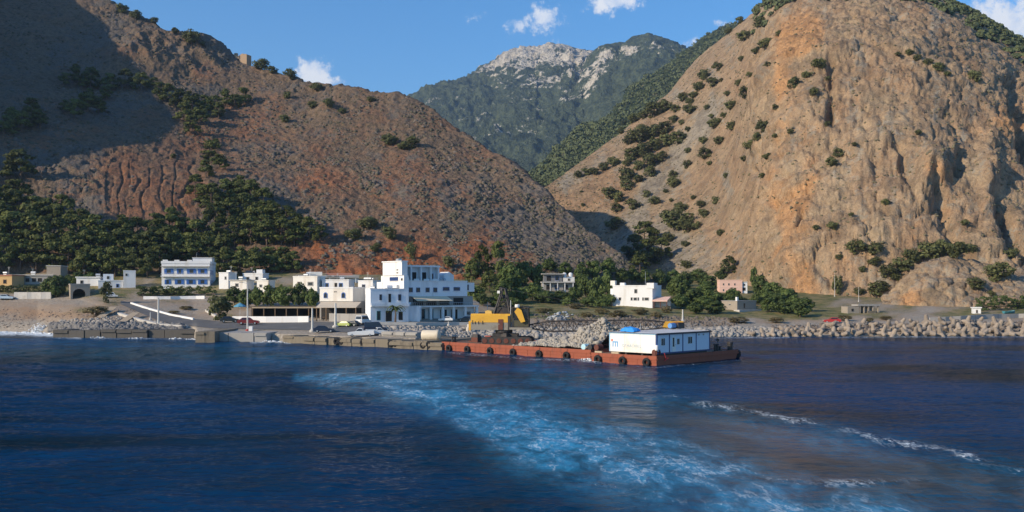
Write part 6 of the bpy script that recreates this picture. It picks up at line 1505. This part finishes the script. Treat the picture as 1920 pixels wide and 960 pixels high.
t = empty('stern_fender', on_barge(CB, 19.3, .4, .55), RZB, 'black fender tyre hung on the right end of the cabin barge', 'fender'); MB().torus((.25, 0, 0), .46, .22, 'x').build('tyre', TYRE, t); MB().box(0, .1, -.5, .5, -.45, .45).build('backing_board', DARKMETAL, t)
t = empty('mast_light', on_barge(CB, 15.0, .6, TOPB + .07), RZB, 'thin signal mast on the stern of the cabin barge', 'mast'); MB().tube((0, 0, 0), (0, 0, 1.7), .05, .04, 6).build('pole', DARKMETAL, t); MB().box(-.14, .14, -.14, .14, 1.45, 1.75).build('lantern', DARKMETAL, t)
t = empty('anchor_winch', on_barge(CB, .9, .7, TOPB + .05), RZB, 'rusty red winch and anchor at the near corner of the cabin barge', 'winch')
MB().box(-.5, .5, -.4, .4, 0, .15).build('base_plate', RUSTD, t); MB().lathe((-.4, 0, .5), [(.42, 0), (.42, .06), (.22, .07), (.22, .73), (.42, .74), (.42, .8)], 14, 'x').build('drum', RUSTD, t)
for x in (-.45, .45): MB().box(x - .05, x + .05, -.25, .25, .15, .8).build('cheek_plate', RUSTD, t)
t = empty('anchor', on_barge(CB, 1.5, -.13, .75), RZB, 'bright red anchor hung at the near corner of the cabin barge', 'anchor'); MB().tube((-.1, -.06, .75), (.35, -.06, -.05), .06, n=6).build('shank', M('anchor_red', (.5, .05, .045), .6, .2), t); MB().tube((-.05, -.06, -.2), (.75, -.06, .12), .07, .05, 6).build('flukes', M('anchor_red', (.5, .05, .045)), t)
t = empty('white_barrel', on_barge(CB, .55, -.05 + .6, TOPB + .9), RZB, 'white plastic can at the cabin corner', 'can'); MB().lathe((.1, -.1, -.05), [(.22, 0), (.25, .1), (.25, .55), (.1, .66)], 12).build('body', WHITE, t); MB().lathe((.1, -.1, .61), [(.07, 0), (.07, .08)], 8).build('cap', BLUE, t)
for i, y in enumerate((6.8, 9.6)):
    t = empty('timber_baulk', on_barge(CB, .25, y, TOPB + .17), RZB, ('pale timber baulk under the middle of the lettered cabin wall', 'pale timber baulk under the left end of the lettered cabin wall')[i], 'timber', 'timber baulks on the barge'); MB().box(0, .25, -.6, .6, 0, .2).build('beam', PALEWOOD, t); MB().box(.26, .45, -.5, .55, 0, .16).build('beam', PALEWOOD, t)

# site cabin: white panels, blue frame, pitched sheet roof
def cabin():
    z0, H = TOPB + .42, 2.42; LX, LY = 12.1, 7.5
    root = empty('site_cabin', on_barge(CB, .75, .55, 0), RZB, 'white site cabin with blue frame and pale lettering on its sunlit wall', 'cabin')
    MB().box(0, LX, 0, LY, z0, z0 + H).build('wall', CABINW, root)
    # shaded long side is the local y = 0 face: panels tinted blue-grey for that shade, between blue posts
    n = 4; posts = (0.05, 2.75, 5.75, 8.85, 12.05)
    for a, b in zip(posts[:-1], posts[1:]): MB().box(a + .09, b - .09, -.03, -.002, z0 + .1, z0 + H - .1).build('wall_panel', CABIN_SHADE, root)
    for x in posts: MB().box(x - .08, x + .08, -.07, .0 - .031, z0, z0 + H).build('corner_post', NAVY, root)
    MB().box(-.1, LX + .1, -.09, -.071, z0 - .1, z0 + .08).build('floor_beam', NAVY, root); MB().box(-.1, LX + .1, -.1, -.072, z0 + H - .08, z0 + H + .14).build('roof_beam', NAVY, root)
    for x, w, zz, h in ((1.35, .8, .95, 1.0), (4.7, .55, .95, .85), (7.4, 1.0, .95, 1.0)):
        o = MB().box(x - w / 2, x + w / 2, -.06, -.031, z0 + zz, z0 + zz + h).build('window', CABINW, root)
        for sx in (-1, 1): MB().box(x + sx * w * .25 - w * .2, x + sx * w * .25 + w * .2, -.075, -.061, z0 + zz + .07, z0 + zz + h - .07).build('pane', GLASS, o)
    o = MB().box(3.35, 4.15, -.06, -.031, z0 + .06, z0 + 2.05).build('door', CABINW, root); MB().box(3.45, 3.8, -.075, -.061, z0 + .75, z0 + 1.9).build('pane', GLASS, o); MB().box(3.98, 4.06, -.1, -.061, z0 + .95, z0 + 1.05).build('handle', METAL, o)
    for x in (9.5, 10.6): MB().box(x - .15, x + .15, -.06, -.031, z0 + 2.0, z0 + 2.2).build('vent', GREYC, root)
    # sunlit end wall is local x = 0: three container ends and the company lettering
    for k in range(3): MB().box(-.03, -.002, k * 2.5 + .05, k * 2.5 + 2.45, z0 + .08, z0 + H - .08).build('wall_panel', CABINW, root)
    MB().box(-.06, -.031, -.05, LY + .05, z0 + H - .07, z0 + H + .1).build('fascia', M('pale_blue_trim', (.30, .50, .66), .5, .1), root)
    MB().box(-.09, -.031, -.09, .10, z0, z0 + H + .1).build('corner_post', NAVY, root); MB().box(-.05, -.031, LY - .12, LY + .05, z0, z0 + H).build('corner_post', M('pale_blue_trim', (.30, .50, .66)), root)
    LET = M('pale_blue_letter', (.20, .36, .46), .6, .1); LOGO = M('blue_logo', (.12, .34, .60), .6, .1)
    def text(s, y, z, size, mat, name):
        cu = bpy.data.curves.new(name, 'FONT'); cu.body = s; cu.size = size; cu.extrude = .006; cu.space_character = 1.12
        tmp = bpy.data.objects.new('tmp', cu); me = bpy.data.meshes.new_from_object(tmp); bpy.data.objects.remove(tmp); me.materials.clear(); me.materials.append(mat)
        o = bpy.data.objects.new(name, me); link(o, root); o.location = (-.038, y, z)
        o.rotation_euler = (math.pi / 2, 0, -math.pi / 2); return o
    text('\u039f\u03a3\u0397\u0391C\u0397\u0399\u0395L', LY - 2.05, z0 + .66, .50, LET, 'lettering')
    lg = MB(); y = LY - .95
    for a in (-.38, 0.0, .38): lg.box(-.045, -.031, y - a - .08, y - a + .08, z0 + .62, z0 + 1.18)
    lg.box(-.044, -.031, y - .46, y + .46, z0 + 1.18, z0 + 1.34); lg.build('logo', LOGO, root)
    MB().box(-.046, -.031, y + .42, y + .66, z0 + 1.32, z0 + 1.62).build('logo_flag', M('red_logo', (.55, .10, .05), .6, .1), root)
    # skids and roof
    for yy in (.4, 2.4, 5.0, 7.1): MB().box(.2, LX - .2, yy - .12, yy + .12, TOPB + .05, z0).build('skid', DARKMETAL, root)
    rf = MB(); e = .28; zt = z0 + H + .11; zr = zt + .16
    rf.add([(-e, -e, zt), (LX + e, -e, zt), (LX + e, LY + e, zt), (-e, LY + e, zt), (1.6, LY / 2, zr), (LX - .2, LY / 2, zr)], [(0, 1, 5, 4), (1, 2, 5), (2, 3, 4, 5), (3, 0, 4), (0, 3, 2, 1)])
    rf.build('roof', M('roof_sheet', (.62, .60, .57), .5, .12, (.42, .34, .28), .4), root)
    MB().box(-e - .02, LX + e, -e - .04, -e, zt - .1, zt + .03).build('gutter', DARKMETAL, root)
    MB().lathe((2.0, 4.0, zt + .25), [(.03, 0), (.03, .9)], 5).build('vent_pipe', METAL, root)
    # things on the roof
    bl = empty('blue_tarpaulin', on_barge(CB, 1.6, 5.3, zt + .12), RZB, 'bright blue tarpaulin bundle on the cabin roof', 'tarpaulin')
    r = random.Random(3); V = []; F = []; nu, nv = 9, 7
    for i in range(nv):
        for j in range(nu):
            u = j / (nu - 1) * 2 - 1; v = i / (nv - 1) * 2 - 1; hh = max(0, 1 - (abs(u) ** 2.4)) * max(0, 1 - abs(v) ** 2.4)
            V.append((v * .9 + r.uniform(-.05, .05), u * 1.25 + r.uniform(-.05, .05), hh ** .5 * .62 + r.uniform(-.05, .05)))
    for i in range(nv - 1):
        for j in range(nu - 1): F.append((i * nu + j, i * nu + j + 1, (i + 1) * nu + j + 1, (i + 1) * nu + j))
    q = MB().add(V, F).build('sheet', BLUETARP, bl); MB().tube((0, -1.2, .1), (0, 1.2, .1), .05, n=6).build('rope', DARKMETAL, bl)
    tk = empty('roof_tank', on_barge(CB, 10.2, 4.8, zt + .3), RZB, 'blue drum beside a dark box on the cabin roof', 'drum'); MB().lathe((-.5, 0, .35), [(.35, 0), (.38, .1), (.38, 1.0), (.35, 1.1)], 12, 'x').build('barrel', M('blue_drum', (.1, .25, .5), .5, .1), tk); MB().box(-.4, .5, -.3, .3, -.1, .05).build('cradle', DARKMETAL, tk)
    bx = empty('roof_crate', on_barge(CB, 11.6, 4.6, zt + .25), RZB, 'dark crate at the right end of the cabin roof', 'crate'); MB().box(-.75, .75, -.4, .5, 0, .75, .03, .03).build('box', DARKMETAL, bx); MB().box(-.8, .8, -.45, .55, .75, .82).build('lid', RUSTD, bx)
cabin()

# rubble heaped on the long barge
def rubble():
    r = np.random.default_rng(11); P, S = [], []
    def hgt(x, y):            # local metres on the barge deck
        a = 3.7 * np.exp(-(((y - 3.4) / 4.6) ** 2 + ((x - 6.5) / 4.2) ** 2)) * (1 + .18 * math.sin(x * 1.7 + 1) * math.cos(y * 1.3)); b = 1.3 * np.exp(-(((y - 9.5) / 5.0) ** 2 + ((x - 5.0) / 4.0) ** 2)); return max(a, b, .12)
    core = MB(); nx, ny = 22, 34; V = []; F = []
    for i in range(nx):
        for j in range(ny):
            x, y = .5 + 12 * i / (nx - 1), .4 + 15.5 * j / (ny - 1); V.append(on_barge(OA, x, y, TOPA + .02 + hgt(x, y) * .92))
    for i in range(nx - 1):
        for j in range(ny - 1): F.append((i * ny + j, i * ny + j + 1, (i + 1) * ny + j + 1, (i + 1) * ny + j))
    for i in range(3600):
        x, y = r.uniform(.5, 12.4), r.uniform(.4, 15.8); h = hgt(x, y)
        if h < .2 and r.random() < .6: continue
        p = on_barge(OA, x, y, TOPA + h); P.append(tuple(p)); S.append(r.uniform(.08, .26) * (2.2 if r.random() < .10 else 1))
    me = blob_field('rubble_pile', np.array(P), np.array(S), None, .8, 5)
    o = mobj('rubble_pile', me, M('quarry_stone', (.36, .325, .27), .95, .5, (.18, .16, .135), 1.6, bmp=.4), kind='stuff', label='heap of broken tan stone on the long barge', category='rubble')
    c = core.add(V, F).build('core', MATS['quarry_stone'], o)
rubble()
def drums():
    for i, (x, y, mt, lab) in enumerate(((.9, 1.6, M('pale_blue_drum', (.40, .62, .68), .5, .1), 'pale blue drum lying on the barge beside the rubble'), (.9, .5, DARKMETAL, 'black drum lying on the barge next to the pale blue one'), (1.0, -.6, RUSTD, 'rusty drum between the two barges'))):
        t = empty('steel_drum', on_barge(OA, x, y, TOPA + .07), RZB, lab, 'drum', 'drums on the barge'); MB().lathe((-.55, 0, .42), [(.40, 0), (.42, .03), (.40, .06), (.40, .5), (.42, .53), (.40, .56), (.40, 1.05), (.42, 1.08), (.4, 1.1)], 14, 'x').build('barrel', mt, t); MB().box(-.4, .4, -.3, .3, 0, .06).build('chock', PALEWOOD, t)
drums()
for i, (y, lab, hh) in enumerate(((22.0, 'rusty red winch with a cable drum on the long barge', 1.0), (19.6, 'big dark rusted engine block on the long barge', 1.35), (27.0, 'dark covered winch at the left end of the long barge', 1.0))):
    t = empty('deck_winch', on_barge(OA, 2.2 + i, y, TOPA + .06), RZB, lab, 'winch', 'machinery on the long barge')
    MB().box(-.7, .7, -1.0, 1.0, 0, .2).build('base_plate', RUSTD, t); MB().lathe((0, -.7, .2 + hh * .45), [(hh * .5, 0), (hh * .5, .08), (hh * .3, .1), (hh * .3, 1.3), (hh * .5, 1.32), (hh * .5, 1.4)], 14, 'y').build('drum', RUSTD if i < 2 else DARKMETAL, t)
    MB().box(-.6, .1, -.9, .5, hh * .75, hh * 1.25, .1, .1).build('housing', M('dull_red_paint', (.30, .06, .045), .7, .3) if i == 0 else DARKMETAL, t); MB().box(-.6, -.5, -.9, .5, .2, hh * .75).build('frame', RUSTD, t)

# ------------------------------------------------------------------ crawler crane
def crane():
    Y = 147.5; k = Y / FPX; root = empty('crawler_crane', (X(935, Y), Y, TOPA + .06), R(-8), 'yellow crawler crane with a lattice boom laid over the rubble', 'crane'); z = lambda py: CAMH - (py - PYH) * k - TOPA - .06; x = lambda px: (px - 935) * k
    # house
    x0, x1 = x(885), x(959); za, zb, zc = z(618), z(604), z(588)
    prof = [(-1.5, zb), (1.5, zb), (1.5, zc - .25), (1.25, zc), (-1.25, zc), (-1.5, zc - .25)]
    MB().prism(prof, 'x', x0, x1).build('engine_house', YELLOW, root)
    MB().box(x0 + .05, x1 - .02, -1.46, 1.46, za, zb - .005).build('lower_house', GREYP, root)
    o = MB().box(x(937), x(946), -1.58, -1.502, za + .05, z(598)).build('door', RUSTD, root); MB().box(x(938), x(939), -1.62, -1.58, z(608), z(606)).build('handle', METAL, o)
    MB().box(x(955), x1 + .03, -1.54, -1.503, za, zc - .3).build('house_edge', DARKMETAL, root)
    for px in (888, 893, 899, 907): MB().box(x(px), x(px + 1.2), -1.54, -1.503, z(606) - .1, z(600 + (px % 3))).build('louvre', DARKMETAL, root)
    MB().prism([(x(911), zc + .01), (x(924), zc + .01), (x(923), zc + .4), (x(916), zc + .55), (x(911), zc + .4)], 'y', -.9, .1).build('exhaust_box', YELLOWP, root)
    MB().box(x0 - .35, x0 - .01, -1.35, 1.35, za - .1, z(602)).build('counterweight', YELLOW, root)
    # turntable and tracks
    MB().lathe((x(945), 0, za - .55), [(1.25, 0), (1.35, .2), (1.35, .5), (1.2, .54)], 18).build('turntable', DARKMETAL, root)
    MB().box(x(925), x(972), -1.0, 1.0, .75, za - .56).build('undercarriage', DARKMETAL, root)
    for sd in (-1, 1):
        a, b, hh = x(906), x(1000), 1.15; P = []
        for t in np.linspace(math.pi / 2, 3 * math.pi / 2, 8): P.append((a + hh / 2 + hh / 2 * math.cos(t), hh / 2 + hh / 2 * math.sin(t)))
        for t in np.linspace(-math.pi / 2, math.pi / 2, 8): P.append((b - hh / 2 + hh / 2 * math.cos(t), hh / 2 + hh / 2 * math.sin(t)))
        o = MB().prism(P, 'y', sd * 1.75 - .35, sd * 1.75 + .35).build('track', DARKMETAL, root)
        for i in range(7):
            xx = a + hh / 2 + (b - a - hh) * i / 6; MB().lathe((xx, sd * 1.75 - .42, .55), [(.36, 0), (.4, .06), (.4, .78), (.36, .84)], 12, 'y').build('roller', RUSTD, o)
    # cab, slanted yellow boom foot guard
    xc0, xc1 = x(964), x(994)
    fr = MB()
    for a in (xc0, xc1):
        for y in (-1.5, -.2): fr.tube((a, y, z(613)), (a + (.0 if a == xc0 else -.1), y, z(577)), .07, n=5)
    for zz in (z(577), z(596), z(612)): fr.tube((xc0, -1.5, zz), (xc1, -1.5, zz), .06, n=5); fr.tube((xc0, -.2, zz), (xc1, -.2, zz), .06, n=5); fr.tube((xc0, -1.5, zz), (xc0, -.2, zz), .06, n=5); fr.tube((xc1, -1.5, zz), (xc1, -.2, zz), .06, n=5)
    cab = fr.build('cab_frame', DARKMETAL, root)
    MB().box(xc0 + .08, xc1 - .1, -1.42, -.25, z(612), z(600)).build('cab_shell', M('dark_olive_paint', (.07, .065, .035), .6, .2), cab)
    MB().box(xc0 + .12, xc1 - .16, -1.38, -.3, z(599.8), z(579)).build('cab_glass', GLASS, cab); MB().box(xc0 - .05, xc1 + .05, -1.55, -.1, z(577), z(575)).build('cab_roof', DARKMETAL, cab)
    g = [(x(968), z(584)), (x(974), z(576)), (x(981), z(581)), (x(988), z(602)), (x(980), z(604))]
    MB().prism(g, 'y', -1.9, -1.6).build('slanted_guard', YELLOW, root)
    MB().lathe((x(973), -1.75, z(577)), [(.12, 0), (.35, .1), (.38, .4), (.3, .55)], 10).build('floodlight', CABINW, root)
    MB().box(x(958), x(1000), -1.55, 1.0, z(617), z(613)).build('front_platform', GREYP, root)
    # gantry A-frame over the house
    a = MB()
    for y in (-1.1, 1.1):
        a.tube((x(928), y, zc), (x(943), y * .6, z(541)), .15, n=6); a.tube((x(958), y, zc), (x(948), y * .6, z(541)), .15, n=6); a.tube((x(936), y * .9, z(566)), (x(951), y * .9, z(566)), .06, n=5); a.tube((x(933), y, zc), (x(951), y * .9, z(566)), .05, n=5)
    a.box(x(929), x(955), -1.0, 1.0, z(588), z(577)); a.tube((x(934), -1.0, z(577)), (x(953), -1.0, z(556)), .08, n=5); a.tube((x(945), -.7, z(541)), (x(945), .7, z(541)), .12, n=8); gn = a.build('gantry', DARKMETAL, root)
    for i, zz in enumerate((z(542), z(556), z(575))): MB().lathe((x(940 + 5 * i), -.3, zz), [(.28, 0), (.34, .05), (.34, .25), (.28, .3)], 12, 'y').build('sheave', DARKMETAL, gn)
    MB().box(x(934), x(939), -1.0, -.7, z(550), z(545)).build('floodlight', CABINW, gn)
    MB().tube((x(960), -1.2, z(612)), (x(960), -1.2, z(563)), .06, n=6).build('stay_mast', METAL, root)
    # lattice boom, nearly level, resting over the rubble
    p = Vector((x(985), 0, z(612))); q = Vector((x(1268), 0.5, z(607)))
    d = q - p; L_ = d.length; d.normalize(); sd = Vector((-d.y, d.x, 0)).normalized(); up = sd.cross(d) * -1
    if up.z < 0: up = -up
    n = 22; bm = MB()
    def half(t): return .16 + .62 * min(1, t / .16, (1 - t) / .22)
    cr = [[p + d * (L_ * i / n) + sd * (sx * half(i / n) * .8) + up * (sz * half(i / n)) for sx, sz in ((-1, -1), (1, -1), (1, 1), (-1, 1))] for i in range(n + 1)]
    for i in range(n):
        for j in range(4):
            bm.tube(cr[i][j], cr[i + 1][j], .10, n=5, cap=False); a_, b_ = (j, (j + 1) % 4) if i % 2 else ((j + 1) % 4, j); bm.tube(cr[i][a_], cr[i + 1][b_], .06, n=4, cap=False); bm.tube(cr[i][j], cr[i][(j + 1) % 4], .035, n=4, cap=False)
    boom = bm.build('boom', DARKMETAL, root)
    MB().prism([(0, -.35), (2.2, -.55), (3.2, -.1), (3.0, .55), (.4, .5)], 'y', -.5, .5).build('boom_head', YELLOW, boom)
    hd = [c for c in bpy.data.objects if c.parent == boom][-1]; hd.location = q - d * 2.4 + Vector((0, 0, 0)); hd.rotation_euler = (0, 0, math.atan2(d.y, d.x))
    for i in range(2): MB().tube(Vector((x(945), -.3 + .6 * i, z(541))), q - d * 1.5 + up * .6, .022, n=4).build('pendant_cable', DARKMETAL, root)
crane()

# ------------------------------------------------------------------ the air between here and the mountains
def build_haze():
    x0, x1, y0, y1, z0, z1 = -3500, 3500, -800, 6200, -6, 1150
    V = [(x, y, z) for z in (z0, z1) for y in (y0, y1) for x in (x0, x1)]
    F = [(0, 2, 3, 1), (4, 5, 7, 6), (0, 1, 5, 4), (2, 6, 7, 3), (0, 4, 6, 2), (1, 3, 7, 5)]
    me = bpy.data.meshes.new('haze'); me.from_pydata(V, [], F); me.update()
    m = bpy.data.materials.new('haze_air'); m.use_nodes = True; nt = m.node_tree; nt.nodes.clear()
    out = nt.nodes.new('ShaderNodeOutputMaterial'); pv = nt.nodes.new('ShaderNodeVolumePrincipled')
    pv.inputs['Color'].default_value = (.5, .72, 1.0, 1); pv.inputs['Density'].default_value = 0.00009; pv.inputs['Anisotropy'].default_value = .2
    nt.links.new(pv.outputs[0], out.inputs['Volume'])
    mobj('haze', me, m, kind='stuff')
build_haze()
